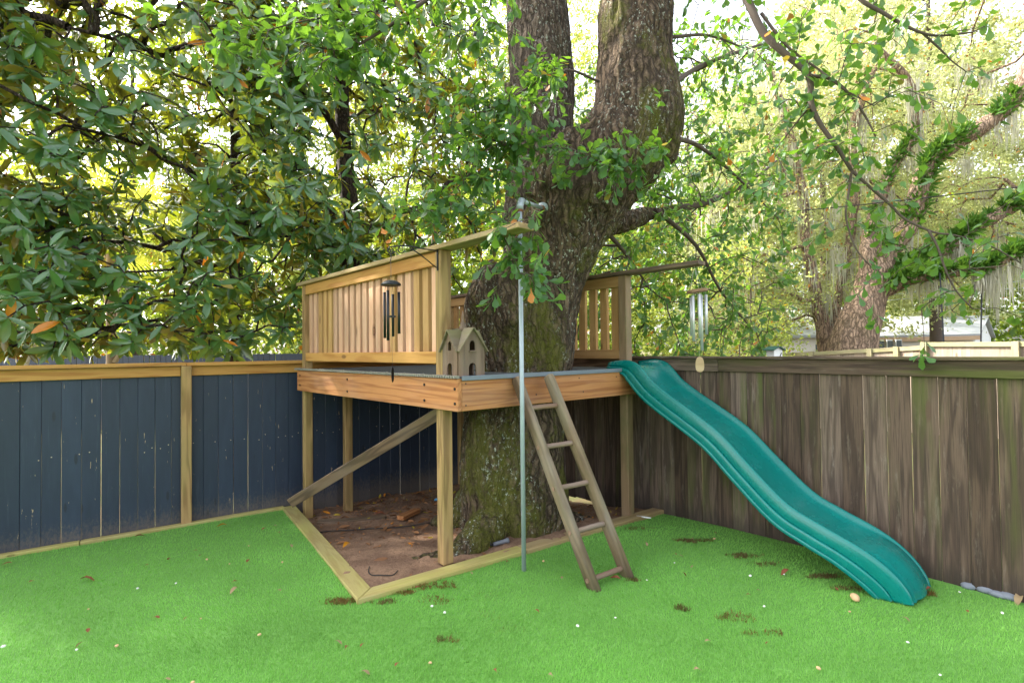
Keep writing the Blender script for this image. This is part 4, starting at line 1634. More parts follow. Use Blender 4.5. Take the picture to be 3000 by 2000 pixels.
Lm = []
Lm.append(limb([(1900, -420), (2060, -230), (2178, -20), (2232, 90), (2290, 150), (2368, 220), (2376, 300), (2402, 362), (2452, 432), (2495, 500)], [4.7, 4.3, 4.0, 3.9, 3.85, 3.8, 3.8, 3.78, 3.75, 3.72], .036, .012))
Lm.append(limb([(2495, 500), (2548, 548), (2600, 592), (2652, 642), (2735, 680), (2800, 690), (2900, 720), (2990, 770)], [3.72, 3.7, 3.68, 3.65, 3.62, 3.6, 3.6, 3.6], .012, .004))
Lm.append(limb([(2720, 675), (2745, 720), (2770, 790), (2800, 850), (2850, 905)], [3.62, 3.6, 3.58, 3.56, 3.55], .009, .004))
Lm.append(limb([(2495, 500), (2484, 580), (2478, 630), (2492, 690), (2515, 740), (2560, 790)], 3.72, .010, .004))
Lm.append(limb([(2370, 222), (2440, 235), (2500, 290), (2540, 350), (2565, 400)], [3.8, 3.8, 3.78, 3.75, 3.72], .014, .005))
Lm.append(limb([(2230, 40), (2310, 140), (2400, 205), (2470, 260), (2560, 310)], [3.95, 3.85, 3.78, 3.7, 3.66], .012, .004))
Lm.append(limb([(2380, 305), (2345, 345), (2310, 390), (2270, 440)], [3.8, 3.85, 3.9, 3.95], .008, .003))
Lm.append(limb([(2420, -120), (2510, -10), (2590, 40), (2660, 80), (2740, 105), (2850, 95)], [3.9, 3.75, 3.7, 3.65, 3.6, 3.6], .018, .006))
Lm.append(limb([(2700, 95), (2760, 150), (2790, 180), (2830, 210)], 3.62, .008, .003))
Lm.append(limb([(2060, -230), (2200, -150), (2420, -120)], [4.3, 4.1, 3.9], .025, .018))
# sprigs in front of the trunk
Lc = []
Lc.append(limb([(1665, 410), (1600, 430), (1560, 440), (1500, 425), (1420, 400), (1330, 330)], [4.36, 4.1, 3.9, 3.8, 3.75, 3.75], .013, .004))
Lc.append(limb([(1600, 430), (1680, 440), (1750, 470), (1820, 480), (1905, 450)], [4.1, 3.95, 3.85, 3.8, 3.78], .009, .003))
Lc.append(limb([(1755, 240), (1660, 205), (1560, 250), (1440, 320), (1380, 330)], [4.45, 4.2, 3.95, 3.85, 3.8], .011, .004))
Lc.append(limb([(1500, 425), (1440, 430), (1390, 490), (1340, 550), (1270, 600), (1170, 630)], [3.8, 3.75, 3.72, 3.7, 3.7, 3.7], .008, .003))
Lc.append(limb([(1440, 560), (1470, 680), (1500, 740), (1520, 800)], [3.7, 3.5, 3.42, 3.4], .005, .003))
Lc.append(limb([(1400, 500), (1440, 560)], [3.72, 3.7], .005, .005))
Lc.append(limb([(1545, -300), (1420, -120), (1250, 0), (1120, 90), (1010, 145), (880, 130)], [4.9, 4.2, 3.7, 3.55, 3.5, 3.5], .02, .005))
Lc.append(limb([(1420, -120), (1440, 0), (1400, 60), (1350, 110)], [4.2, 3.8, 3.75, 3.7], .008, .003))
Lc.append(limb([(1250, 0), (1050, 40), (900, 60), (700, 110), (560, 130)], [3.7, 3.6, 3.6, 3.6, 3.6], .008, .003))
# limbs at the back right
Lb = []
Lb.append(limb([(1980, 612), (2080, 590), (2200, 530), (2300, 450)], [6.3, 6.6, 7.0, 7.4], .05, .01))
Lb.append(limb([(1930, 622), (2040, 720), (2110, 850), (2200, 960)], [5.9, 6.2, 6.5, 6.8], .03, .008))
Lb.append(limb([(1760, 660), (1830, 740), (1900, 840)], [5.3, 5.9, 6.4], .03, .01))
Lb.append(limb([(1950, 260), (2060, 190), (2200, 140), (2330, 100)], [4.9, 5.6, 6.2, 6.8], .03, .01))
Lb.append(limb([(1960, 110), (2080, 105), (2200, 150)], [4.9, 5.3, 5.8], .02, .008))
Lb.append(limb([(1958, 400), (2050, 430), (2160, 520), (2280, 640)], [4.9, 5.6, 6.2, 6.8], .03, .008))
# crown above the picture
Lu = []
Lu.append(limb([(1900, -900), (2100, -1500), (2300, -2200)], [5.0, 4.6, 4.2], .22, .06))
Lu.append(limb([(1520, -1000), (1300, -1700), (1000, -2300)], [5.7, 5.4, 5.0], .2, .06))
Lu.append(limb([(1880, -500), (2400, -900), (3200, -1200)], [4.9, 5.0, 5.2], .12, .04))
V, Fc = merge(limbs)
mesh_obj('limbs', V, Fc, M['twig'], oak, True)


def around(lines, n_, r, bias=(0, 0, 0), tmin=.15):
    out = []
    for ln_ in lines:
        L = sum((ln_[i + 1] - ln_[i]).length for i in range(len(ln_) - 1))
        for _ in range(max(2, int(n_ * L))):
            t = tmin + (1 - tmin) * rng.random() ** .8
            p = np.array(ln_[int(t * (len(ln_) - 1))])
            out.append(p + rng.normal(0, r, 3) + np.array(bias))
    return out


tw = []
allO = [[], [], [], []]


def oak_leaves(lines, pts, k0, k1, l0, l1, rtip=.0022, droop=.35, length=.16):
    nodes, par, tips, nr_ = grow(lines, pts, .12, .25)
    tw.append(branch_mesh(nodes, par, tips, nr_, rtip, .42, .02))
    Pp, Dd = tip_dirs(nodes, par, tips)
    for acc, v in zip(allO, sprigs(Pp, Dd, k0, k1, l0, l1, length, droop)):
        acc.extend(v)


sub = lambda ln_: [np.array(p) for p in ln_]
oak_leaves([sub(l) for l in Lm], around(Lm, 17, .23, (0, 0, -.02), .2), 5, 8, .075, .115)
oak_leaves([sub(l) for l in Lc], around(Lc[:6], 54, .15, (0, 0, -.02), .25), 6, 9, .075, .115)
oak_leaves([sub(l) for l in Lc[6:]], around(Lc[6:], 26, .16, (0, 0, -.02), .3), 5, 8, .09, .135)
oak_leaves([sub(l) for l in Lb], np.concatenate([ellipsoid(640, (2.0, 6.9, 3.1), (1.8, 1.3, 3.0), 1.15), np.array(around(Lb, 12, .3))]), 7, 11, .08, .125, .003, .5, .22)
oak_leaves([sub(l) for l in Lu], ellipsoid(150, (.8, 5.6, 8.6), (4.2, 3.2, 2.2), 6.6), 12, 18, .12, .17, .004, .4, .35)
V, Fc = merge(tw)
mesh_obj('twigs', V, Fc, M['twig'], oak, True)['kind'] = 'stuff'
leaves(oak, *allO, T_OAK, M['oak_leaf'], 300)

# ------------------------------------------------------------------ magnolias behind the navy fence
behind = lambda off: (lambda q: (Vector((q[0], q[1], 0)) - FB0).dot(FBn) < off and q[2] > 1.62 + .10 * max(0, (Vector((q[0], q[1], 0)) - FB0).dot(FBn) + .3))


def magnolia(label, stem, rstem, sides, ell, singles):
    base = stem[0]
    tr = thing('magnolia_tree', tuple(base), label, 'magnolia tree', 'magnolias beyond the navy fence')
    st = smooth_line(stem, 5)
    n_ = len(st)
    rad = [rstem * (1 - .75 * i / (n_ - 1)) for i in range(n_)]
    data = [tube_data(st, rad, 10)]
    lines = [[np.array(p) for p in st]]
    for pts, r0, r1 in sides:
        ln_ = smooth_line(pts, 5)
        lines.append([np.array(p) for p in ln_])
        data.append(tube_data(ln_, [r0 + (r1 - r0) * i / (len(ln_) - 1) for i in range(len(ln_))], 8))
    V, Fc = merge(data)
    mesh_obj('trunk', V, Fc, M['bark_mag'], tr, True)
    pts = np.concatenate([ellipsoid(n2, c, r, 1.6, .55, behind(off)) for n2, c, r, off in ell])
    nodes, par, tips, nr_ = grow(lines, pts, .14, .35)
    V, Fc = branch_mesh(nodes, par, tips, nr_, .006, .40, .05)
    mesh_obj('branches', V, Fc, M['bark_mag'], tr, True)['kind'] = 'stuff'
    Pp, Dd = tip_dirs(nodes, par, tips)
    leaves(tr, *rosettes(Pp, Dd, 6, 12, .15, .23), T_MAG, M['magnolia'], singles)
    return tr


g0 = lambda x, y: Vector((x, y, gh(x, y) - .1))
P2 = lambda px, py, d: at(px, py, d)
magnolia('tall dark glossy magnolia with a forked trunk rising behind the left railing',
         [g0(-2.42, 7.75), P2(1030, 900, 7.7), P2(1032, 720, 7.7), P2(1025, 600, 7.65), P2(1005, 400, 7.6), P2(1000, 150, 7.6), P2(985, -150, 7.6), P2(980, -500, 7.6)], .19,
         [([P2(1025, 680, 7.68), P2(960, 620, 7.5), P2(900, 560, 7.2), P2(820, 480, 7.0), P2(720, 400, 6.7)], .07, .02),
          ([P2(1030, 700, 7.7), P2(1120, 640, 7.4), P2(1250, 600, 7.2), P2(1380, 560, 7.0)], .06, .015),
          ([P2(1030, 730, 7.7), P2(940, 700, 7.3), P2(850, 690, 6.9), P2(700, 700, 6.4)], .055, .015),
          ([P2(1010, 430, 7.6), P2(930, 300, 7.3), P2(830, 230, 7.0), P2(740, 120, 6.8), P2(640, 60, 6.5)], .06, .015),
          ([P2(1000, 200, 7.6), P2(1080, 60, 7.3), P2(1180, -60, 7.2)], .05, .015)],
         [(760, (-2.1, 7.3, 4.6), (2.4, 1.7, 3.3), .25), (150, (-1.6, 7.6, 2.7), (1.9, .9, 1.3), -.2), (270, (-1.7, 7.2, 6.4), (2.4, 1.7, 1.9), .3)], 300)
magnolia('spreading dark glossy magnolia overhanging the left end of the navy fence',
         [g0(-4.15, 7.6), P2(690, 1000, 7.5), P2(692, 700, 7.5), P2(690, 450, 7.45), P2(680, 150, 7.4), P2(660, -200, 7.4), P2(650, -600, 7.4)], .11,
         [([P2(690, 800, 7.5), P2(560, 760, 7.0), P2(430, 720, 6.4), P2(250, 700, 5.6)], .05, .015),
          ([P2(690, 600, 7.5), P2(560, 500, 6.8), P2(400, 420, 6.0), P2(250, 380, 5.3)], .05, .015),
          ([P2(690, 850, 7.5), P2(600, 900, 6.9), P2(500, 930, 6.3), P2(300, 960, 5.6)], .045, .012),
          ([P2(685, 300, 7.4), P2(560, 200, 6.7), P2(380, 130, 5.8), P2(200, 80, 5.2)], .05, .015)],
         [(1020, (-4.6, 6.3, 4.4), (2.6, 1.7, 3.3), .45), (190, (-4.3, 5.8, 2.5), (2.6, .8, 1.2), .15), (80, (-4.3, 5.2, 2.6), (.9, .8, 1.2), .5), (360, (-4.4, 6.2, 6.3), (2.6, 1.8, 2.2), .6)], 300)
magnolia('dark glossy magnolia at the left edge, outer boughs in view, unseen crown thickened to shade the turf',
         [g0(-8.3, 7.0), Vector((-8.2, 7, 2)), Vector((-8.1, 6.9, 4)), Vector((-8, 6.8, 6.5))], .14, [],
         [(260, (-7.2, 5.8, 4.4), (2.0, 2.0, 3.2), .6), (520, (-7.3, 4.5, 3.9), (1.8, 1.4, 2.3), .5), (680, (-7.2, 4.2, 6.0), (2.7, 2.6, 2.6), 2.4)], 0)  # boughs out of view added to keep sun off the turf

# ------------------------------------------------------------------ garden beyond the navy fence
ff = thing('picket_fence', (-6, 13.5, -.4), 'distant dark navy picket fence beyond the magnolias', 'fence')
f0, f1 = Vector((-16.0, 14.2, 0)), Vector((-2.2, 12.6, 0))
fd = (f1 - f0).normalized()
fn = Vector((fd.y, -fd.x, 0))
L = (f1 - f0).length
s = 0.0
while s < L:
    w_ = random.choice((.14, .145))
    c = f0 + fd * (s + w_ / 2)
    plank('board', c + Zv * -.4, c + Zv * 1.56, w_, .018, fn, M['navy'], ff, 0)
    s += w_ + random.choice((.002, .01, .02))
for z in (.1, 1.2):
    plank('rail', f0 - fn * .03 + Zv * z, f1 - fn * .03 + Zv * z, .09, .038, fn, M['navy'], ff, 0)


def garden_tree(name, label, cat, x, y, h, crown, ntip, k, l0, l1, mat, bmat, r0=.16, group=None, lean=(0, 0), zmin=1.0, rad=.28):
    base = Vector((x, y, -.45))
    tr = thing(name, tuple(base), label, cat, group)
    st = smooth_line([base, base + Vector((lean[0] * .3, lean[1] * .3, h * .3)), base + Vector((lean[0] * .7, lean[1] * .7, h * .6)), base + Vector((lean[0], lean[1], h * .92))], 4)
    n_ = len(st)
    V, Fc = tube_data(st, [r0 * (1 - .8 * i / (n_ - 1)) for i in range(n_)], 8)
    mesh_obj('trunk', V, Fc, bmat, tr, True)
    pts = np.concatenate([ellipsoid(max(4, int(ntip * f)), c, r, zmin, .4) for c, r, f in crown])
    nodes, par, tips, nr_ = grow([[np.array(p) for p in st[3:]]], pts, .14, .35)
    V, Fc = branch_mesh(nodes, par, tips, nr_, .008, .42, .09)
    mesh_obj('branches', V, Fc, bmat, tr, True)['kind'] = 'stuff'
    Pp, Dd = tip_dirs(nodes, par, tips)
    leaves(tr, *clumps(Pp, k, rad, l0, l1), T_FAR, mat, 0)
    return tr


BG = 'sunlit trees in the garden behind the magnolias'
garden_tree('garden_tree', 'yellow green sunlit tree glimpsed through the magnolia at far left', 'tree', -11.5, 15.5, 13, [((-11.5, 15.5, 7), (3.8, 2.5, 6.6), 1)], 260, 95, .10, .18, M['far_green'], M['twig'], .18, BG)
garden_tree('garden_tree', 'yellow green sunlit tree glimpsed between the two magnolia trunks', 'tree', -6.8, 16.5, 13, [((-6.8, 16.5, 7), (3.6, 2.5, 7.0), 1)], 260, 95, .10, .18, M['far_leaf'], M['twig'], .18, BG)
garden_tree('garden_tree', 'yellow green sunlit tree left of the oak trunk in the distance', 'tree', -3.0, 20.0, 16, [((-2.8, 20, 9), (4.0, 2.5, 9.0), 1)], 280, 95, .10, .18, M['far_green'], M['twig'], .18, BG)
garden_tree('garden_tree', 'pale sunlit tree directly behind the forked oak trunk', 'tree', 2.2, 22.5, 17, [((2.4, 22.5, 9.5), (4.6, 2.5, 9.5), 1)], 290, 95, .11, .19, M['far_leaf'], M['twig'], .2, BG)
garden_tree('crape_myrtle', 'slender pale barked small tree leaning above the navy fence', 'tree', -11.2, 11.2, 5.2, [((-10.6, 11.3, 4.4), (1.6, 1.2, 1.6), 1)], 50, 40, .07, .11, M['far_green'], M['pale_bark'], .085, None, (1.3, .2), 2.2)

# cabbage palm with old frond boots
pb_ = at(325, 1060, 9.6)
palm = thing('cabbage_palm', (pb_.x, pb_.y, -.4), 'cabbage palm with split frond boots behind the navy fence', 'palm tree')
base = Vector((pb_.x, pb_.y, -.45))
ptip = base + Zv * 4.3
tube('trunk', smooth_line([base, base + Zv * 1.5, ptip], 4), .075, M['palm_bark'], palm, 12)
for i in range(26):
    z = 1.45 + i * .115
    t = i * 2.4
    d = Vector((math.cos(t), math.sin(t), 0))
    c = base + Zv * (z + .45)
    sd = Vector((-d.y, d.x, 0))
    tip_ = c + d * .20 + Zv * .24
    V = [c + d * .06 + sd * .055, c + d * .06 - sd * .055, tip_ - sd * .018, tip_ + sd * .018, c + d * .10 + sd * .04 - Zv * .02, c + d * .10 - sd * .04 - Zv * .02, tip_ + d * .02 - sd * .015, tip_ + d * .02 + sd * .015]
    mesh_obj('frond_boot', V, [(0, 1, 2, 3), (7, 6, 5, 4), (0, 4, 5, 1), (1, 5, 6, 2), (2, 6, 7, 3), (3, 7, 4, 0)], M['boot'], palm)
for i in range(22):
    t = i * 2.399 + .4
    el = .95 - 1.5 * (i / 22)
    d = Vector((math.cos(t) * math.cos(el), math.sin(t) * math.cos(el), math.sin(el)))
    hub = ptip + d * .85
    parts = [tube_data([ptip - Zv * .1, hub], [.018, .01], 4)]
    u_, v_ = perp(np.array(d))
    u_, v_ = Vector(u_), Vector(v_)
    for k in range(26):
        a_ = -1.9 + 3.8 * k / 25
        dd_ = (d * math.cos(a_) + u_ * math.sin(a_)).normalized()
        Ln = .85 - .22 * abs(a_) / 1.9
        sd = (u_ * math.cos(a_) - d * math.sin(a_)) * .022
        m_ = hub + dd_ * Ln * .55 - v_ * .03
        e_ = hub + dd_ * Ln - Zv * .14
        parts.append(([hub, m_ + sd, e_, m_ - sd], [(0, 1, 2, 3)]))
    V, Fc = merge(parts)
    mesh_obj('frond', V, Fc, M['frond'], palm)

# ------------------------------------------------------------------ neighbour's yard on the right
wn = thing('neighbour_fence', (7, 11, -.4), 'sunlit weathered plank fence with mossy posts across the neighbouring yard', 'fence')
bays = [(2090, 1044, 13.6), (2234, 1037, 13.0), (2376, 1030, 12.2), (2549, 1021, 11.3), (2628, 1016, 10.8), (2705, 1012, 10.3), (2708, 1002, 10.25), (2977, 1000, 9.0), (3300, 990, 7.8)]
bp = [at(*b_) for b_ in bays]
for i in range(len(bp) - 1):
    p, q = bp[i], bp[i + 1]
    if (q - p).length < .2:
        continue
    d = (q - p); d.z = 0
    Lb_ = d.length
    d.normalize()
    n_ = Vector((d.y, -d.x, 0))
    if n_.y > 0:
        n_ = -n_
    plank('rail', p + d * .05 - Zv * .045, q - d * .05 - Zv * .045, .085, .036, n_, M['sun_rail'], wn, 0)
    s = .03
    while s < Lb_ - .05:
        c = p + d * (s + .07) - n_ * .03
        zt = p.z + (q.z - p.z) * s / Lb_
        plank('board', Vector((c.x, c.y, -.4)), Vector((c.x, c.y, round(zt, 2) - .01)), .138, .018, n_, M['sun_board'], wn, 0)
        s += .141
    plank('post', Vector((p.x, p.y, -.5)), Vector((p.x, p.y, p.z + .005)), .10, .10, n_, M['sun_rail'], wn, 0)

lo = at(2500, 1060, 13.0)
live = thing('live_oak', (lo.x, lo.y, -.4), 'leaning live oak with fern covered limbs and hanging moss in the neighbouring yard', 'oak tree')
Q = lambda x, y, r, d=13.0: (at(x, y, d), r)
ch1 = [Q(2470, 1230, .70), Q(2497, 1030, .56), Q(2512, 960, .50), Q(2542, 880, .42), Q(2562, 800, .34), Q(2600, 735, .27), Q(2668, 650, .23), Q(2695, 560, .24), Q(2715, 490, .23), Q(2780, 430, .21), Q(2880, 370, .19), Q(2960, 305, .19), Q(3000, 235, .19), Q(3060, 60, .16), Q(3120, -200, .12)]
ch2 = [Q(2565, 850, .30), Q(2640, 800, .22), Q(2740, 745, .19), Q(2860, 665, .16), Q(3000, 590, .15), Q(3200, 500, .12)]
ch3 = [Q(2560, 860, .25), Q(2640, 825, .18, 12.6), Q(2760, 800, .15, 12.3), Q(2880, 785, .13, 12.0), Q(3000, 735, .11, 11.8), Q(3150, 700, .08, 11.6)]
ch4 = [Q(2550, 820, .22), Q(2540, 740, .18), Q(2560, 640, .16, 13.4), Q(2610, 500, .15, 13.8), Q(2680, 380, .13, 14), Q(2670, 250, .11, 14), Q(2560, 130, .08, 14)]
ch5 = [Q(2440, 1230, .26, 14.2), Q(2418, 1000, .20, 14.2), Q(2395, 880, .16, 14.2), Q(2362, 720, .13, 14.2), Q(2350, 560, .11, 14.2), Q(2310, 380, .12, 14), Q(2250, 180, .08, 14)]
ch6 = [Q(2430, 1000, .14, 14.2), Q(2455, 880, .12, 14.4), Q(2490, 700, .12, 14.6), Q(2508, 540, .12, 14.8), Q(2500, 380, .11, 14.8), Q(2560, 200, .1, 15)]
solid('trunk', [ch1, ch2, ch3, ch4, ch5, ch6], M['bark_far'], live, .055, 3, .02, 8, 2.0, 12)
dens = lambda ch_: [np.array(p) for p in smooth_line([c[0] for c in ch_], 4)]
lns = [dens(c) for c in (ch1, ch2, ch3, ch4, ch5, ch6)]
pts = np.concatenate([ellipsoid(230, (9.5, 14.5, 6.0), (4.5, 2.6, 4.0), 2.4, .3), ellipsoid(140, (6.8, 14.5, 5.0), (2.0, 2.2, 4.0), 1.6, .2), ellipsoid(60, (6.0, 13.6, 2.9), (1.5, 1.0, 1.6), 1.2), ellipsoid(220, (10.5, 16.5, 9.2), (6.0, 2.4, 3.6), 5.0), ellipsoid(60, (13, 15, 4.5), (2.0, 1.4, 2.2), 2.2)])
pts = pts[(pts[:, 1] > 13.7) | (pts[:, 0] < 6.9)]
nodes, par, tips, nr_ = grow(lns, pts, .14, .3)
V, Fc = branch_mesh(nodes, par, tips, nr_, .010, .42, .07)
mesh_obj('branches', V, Fc, M['bark_far'], live, True)['kind'] = 'stuff'
Pp, Dd = tip_dirs(nodes, par, tips)
leaves(live, *clumps(Pp, 110, .36, .06, .115), T_FAR, M['live_leaf'], 0)
# resurrection fern along the limbs
fo, fdr, fnm, fs = [], [], [], []
for ch_, t0, t1, n_ in ((ch1, .30, .95, 3600), (ch2, .08, 1, 5200), (ch3, .12, 1, 4600), (ch4, .2, .8, 700)):
    ln_ = smooth_line([c[0] for c in ch_], 8)
    rs = [c[1] for c in ch_]
    for _ in range(n_):
        t = t0 + (t1 - t0) * rng.random()
        i = int(t * (len(ln_) - 1))
        r_ = interp(np.linspace(0, 1, len(rs)), rs, t)
        if noise.noise((ln_[i].x * 2.2, t * 12, 2.0)) < -.06:
            continue
        th_ = rng.normal(0, .75)
        out_ = np.array([math.sin(th_) * .5, -abs(math.sin(th_)) * .8, math.cos(th_)])
        fo.append(np.array(ln_[i]) + out_ * r_ * .95 + rng.normal(0, .03, 3)); fdr.append(out_ + rng.normal(0, .6, 3)); fnm.append(rng.normal(0, 1, 3)); fs.append(rng.uniform(.13, .26))
leaves(live, fo, fdr, fnm, fs, T_FERN, M['fern'], 0, 'fern_cover')


def moss(parent, anchors, n_, l0, l1, spread, wd=.012):
    tri = []
    for a_ in anchors:
        Ln = rng.uniform(l0, l1)
        for _ in range(n_):
            p = a_ + rng.normal(0, spread, 3) * np.array([1, 1, .4])
            l_ = Ln * rng.uniform(.35, 1)
            x_, y_ = rng.normal(0, .04, 2)
            az_ = rng.random() * 3.14
            w3 = np.array([math.cos(az_), math.sin(az_), 0]) * wd * rng.uniform(.6, 1.6)
            m_ = p + np.array([x_, y_, -l_ * .5]); e_ = p + np.array([x_ * 1.5, y_ * 1.5, -l_])
            tri.append([p - w3 * .6, p + w3 * .6, m_ + w3]); tri.append([p - w3 * .6, m_ + w3, m_ - w3]); tri.append([m_ - w3, m_ + w3, e_])
    o_ = place('hanging_moss', tri_mesh('hanging_moss', np.array(tri), M['moss']), None, parent)
    o_['kind'] = 'stuff'


anc = [np.array(p) for p in pts[rng.choice(len(pts), 130, False)]]
for ch_ in (ch1, ch2, ch3, ch4, ch5, ch6):
    ln_ = smooth_line([c[0] for c in ch_], 6)
    anc += [np.array(ln_[rng.integers(len(ln_) // 3, len(ln_))]) - np.array([0, 0, .1]) for _ in range(9)]
moss(live, anc, 34, .5, 1.5, .10)

BR_ = 'trees behind the live oak'
garden_tree('garden_tree', 'hazy pale green tree far behind the leaning live oak', 'tree', 13.5, 22, 15, [((13.5, 22, 8.5), (5.4, 3, 8.2), 1)], 300, 95, .13, .22, M['live_leaf'], M['twig'], .25, BR_)
garden_tree('garden_tree', 'bright yellow green tree between the oak trunk and the live oak', 'tree', 7.0, 20, 12, [((7.0, 20, 6.5), (3.6, 2.5, 6.4), 1)], 210, 95, .11, .19, M['far_leaf'], M['twig'], .2, BR_)
garden_tree('garden_tree', 'pale tree above the grey roofed house at the right edge', 'tree', 21, 26, 16, [((21, 26, 9), (6.0, 3, 8), 1)], 260, 95, .15, .25, M['live_leaf'], M['twig'], .25, BR_)
garden_tree('garden_tree', 'tall pale tree filling the upper right corner above the live oak', 'tree', 17.0, 20.5, 19, [((16.5, 20.5, 11.5), (6.5, 3, 8.5), 1)], 300, 95, .13, .22, M['live_leaf'], M['twig'], .25, BR_)
garden_tree('garden_tree', 'low yellow shrubby tree above the weathered fence beside the silver chime', 'tree', 5.9, 12.6, 4.2, [((5.7, 12.6, 2.5), (1.5, 1.1, 1.8), 1)], 60, 60, .07, .12, M['far_leaf'], M['twig'], .07, BR_, (0, 0), .6)

# wood along the horizon
n_ = 60000
xw = rng.uniform(-48, 50, n_)
hw_ = np.array([12.5 + 4.5 * noise.noise((x_ * .16, 1.0, 0)) + 2 * noise.noise((x_ * .6, 4.0, 0)) for x_ in xw])
zw = -.4 + hw_ * rng.random(n_) ** .8
pw = np.stack([xw, 31 + 4 * rng.random(n_) + .04 * np.abs(xw), zw], 1)
x, y, z = basis(rng.normal(0, 1, (n_, 3)), rng.normal(0, .6, (n_, 3)) + np.array([0, -.4, .8]))
o = big_leaves('distant_trees', pw, x, y, z, rng.uniform(.35, .7, n_), np.zeros(n_, int), T_FAR, M['far_green'], None)
tag(o, 'continuous green belt of distant trees closing the view', 'trees')

# house with a grey roof
hs_ = thing('house', (20, 24, -.4), 'pale single storey house with grey shingle roof beyond the neighbouring fence', 'house')
e0, e1 = at(2540, 992, 22), at(2872, 985, 22)
r0_, r1_ = at(2580, 934, 25.5), at(2896, 931, 25.0)
k0_, k1_ = e0 + (r0_ - e0) * 2, e1 + (r1_ - e1) * 2
k0_.z, k1_.z = e0.z, e1.z


def slab(name, q, t, mat, parent):
    q = [Vector(p) for p in q]
    n_ = (q[1] - q[0]).cross(q[3] - q[0]).normalized() * t
    V = q + [p + n_ for p in q]
    return mesh_obj(name, V, [(3, 2, 1, 0), (4, 5, 6, 7), (0, 1, 5, 4), (1, 2, 6, 5), (2, 3, 7, 6), (3, 0, 4, 7)], mat, parent)


slab('roof', [e0, e1, r1_, r0_], .12, M['roof'], hs_)
slab('roof', [r0_, r1_, k1_, k0_], .12, M['roof'], hs_)
ins = (r1_ - e1) * .06; ins.z = -.02
wdir = (e1 - e0).normalized() * .35
G_ = lambda p: Vector((p.x, p.y, -.4))
slab('wall', [G_(e0 + ins + wdir), G_(e1 + ins - wdir), e1 + ins - wdir, e0 + ins + wdir], -.12, M['siding'], hs_)
w1, w2, w3_ = e1 + ins - wdir, r1_ - wdir - Zv * .05, k1_ - ins - wdir
V = [G_(w1), G_(w3_), w3_, w2, w1]
V = V + [v + wdir.normalized() * .1 for v in V]
mesh_obj('gable_wall', V, [(4, 3, 2, 1, 0), (5, 6, 7, 8, 9)] + [(i, (i + 1) % 5, 5 + (i + 1) % 5, 5 + i) for i in range(5)], M['white'], hs_)
plank('fascia', e0 - Zv * .06 - ins * .1, e1 - Zv * .06 - ins * .1, .18, .04, Vector((0, -1, 0)), M['tan'], hs_, 0)
wc = at(2606, 1008, 21.9)
for dx in (-.38, 0, .38):
    c = wc + (e1 - e0).normalized() * dx
    wn_ = plank('window', c - Zv * .35, c + Zv * .2, .34, .05, Vector((.3, -1, 0)), M['white'], hs_, 0)
    plank('pane', c - Zv * .30 + Vector((.01, -.03, 0)), c + Zv * .15 + Vector((.01, -.03, 0)), .27, .02, Vector((.3, -1, 0)), M['glass'], wn_, 0)
h2 = thing('house', (8.5, 21, -.4), 'white cottage wall glimpsed through leaves left of the live oak', 'house')
a0, a1 = at(2180, 985, 20), at(2440, 982, 21.5)
slab('wall', [G_(a0), G_(a1), a1, a0], .15, M['siding'], h2)
slab('roof', [a0 + Vector((-.3, -.5, -.1)), a1 + Vector((.3, -.5, -.1)), a1 + Vector((0, 3, 1.4)), a0 + Vector((0, 3, 1.4))], .12, M['roof'], h2)
for t in (.3, .72):
    c = a0.lerp(a1, t) + Vector((0, -.05, 0))
    c.z = 1.3
    wn_ = plank('window', c - Zv * .5, c + Zv * .45, .8, .06, Vector((.1, -1, 0)), M['white'], h2, 0)
    for dx in (-.18, .18):
        plank('pane', c - Zv * .42 + Vector((dx, -.03, 0)), c + Zv * .38 + Vector((dx, -.03, 0)), .3, .03, Vector((.1, -1, 0)), M['glass'], wn_, 0)

# nest box on a post just behind the weathered fence
nb = at(2269, 1052, 5.6)
nest = thing('nest_box', (nb.x, nb.y, -.3), 'small white nest box with green roof peeping over the weathered fence', 'nest box')
plank('post', Vector((nb.x, nb.y, -.3)), Vector((nb.x, nb.y, nb.z - .002)), .05, .05, Vector((0, -1, 0)), M['white'], nest, 0)
bw = .125
bd_ = Vector((.93, .36, 0)); bn_ = Vector((.36, -.93, 0))
c = nb + Zv * .05
plank('box', c - bd_ * bw / 2, c + bd_ * bw / 2, .10, .10, Zv, M['white'], nest, .002)
for sg in (-1, 1):
    p, q = nb + Zv * .135 + bn_ * -.075, nb + Zv * .135 + bn_ * .075
    e = bd_ * sg * .088 - Zv * .04
    up_ = (Zv * .09 + bd_ * sg * .04).normalized() * .008
    V = [p, q, q + e, p + e]; V = V + [v + up_ for v in V]
    mesh_obj('roof', V, [(3, 2, 1, 0), (4, 5, 6, 7), (0, 1, 5, 4), (1, 2, 6, 5), (2, 3, 7, 6), (3, 0, 4, 7)], M['green_roof'], nest)
V, Fc = tube_data([c + bn_ * .052 + bd_ * .02 - Zv * .025, c + bn_ * .053 + bd_ * .045 + Zv * .02], .005, 6)
mesh_obj('dark_mark', V, Fc, M['black'], nest)
V = [nb + Zv * .1 + bn_ * .045 - bd_ * .06, nb + Zv * .1 + bn_ * .045 + bd_ * .06, nb + Zv * .136 + bn_ * .045]
V = V + [v - bn_ * .09 for v in V]
mesh_obj('gable', V, [(0, 1, 2), (5, 4, 3), (0, 3, 4, 1), (1, 4, 5, 2), (2, 5, 3, 0)], M['white'], nest)

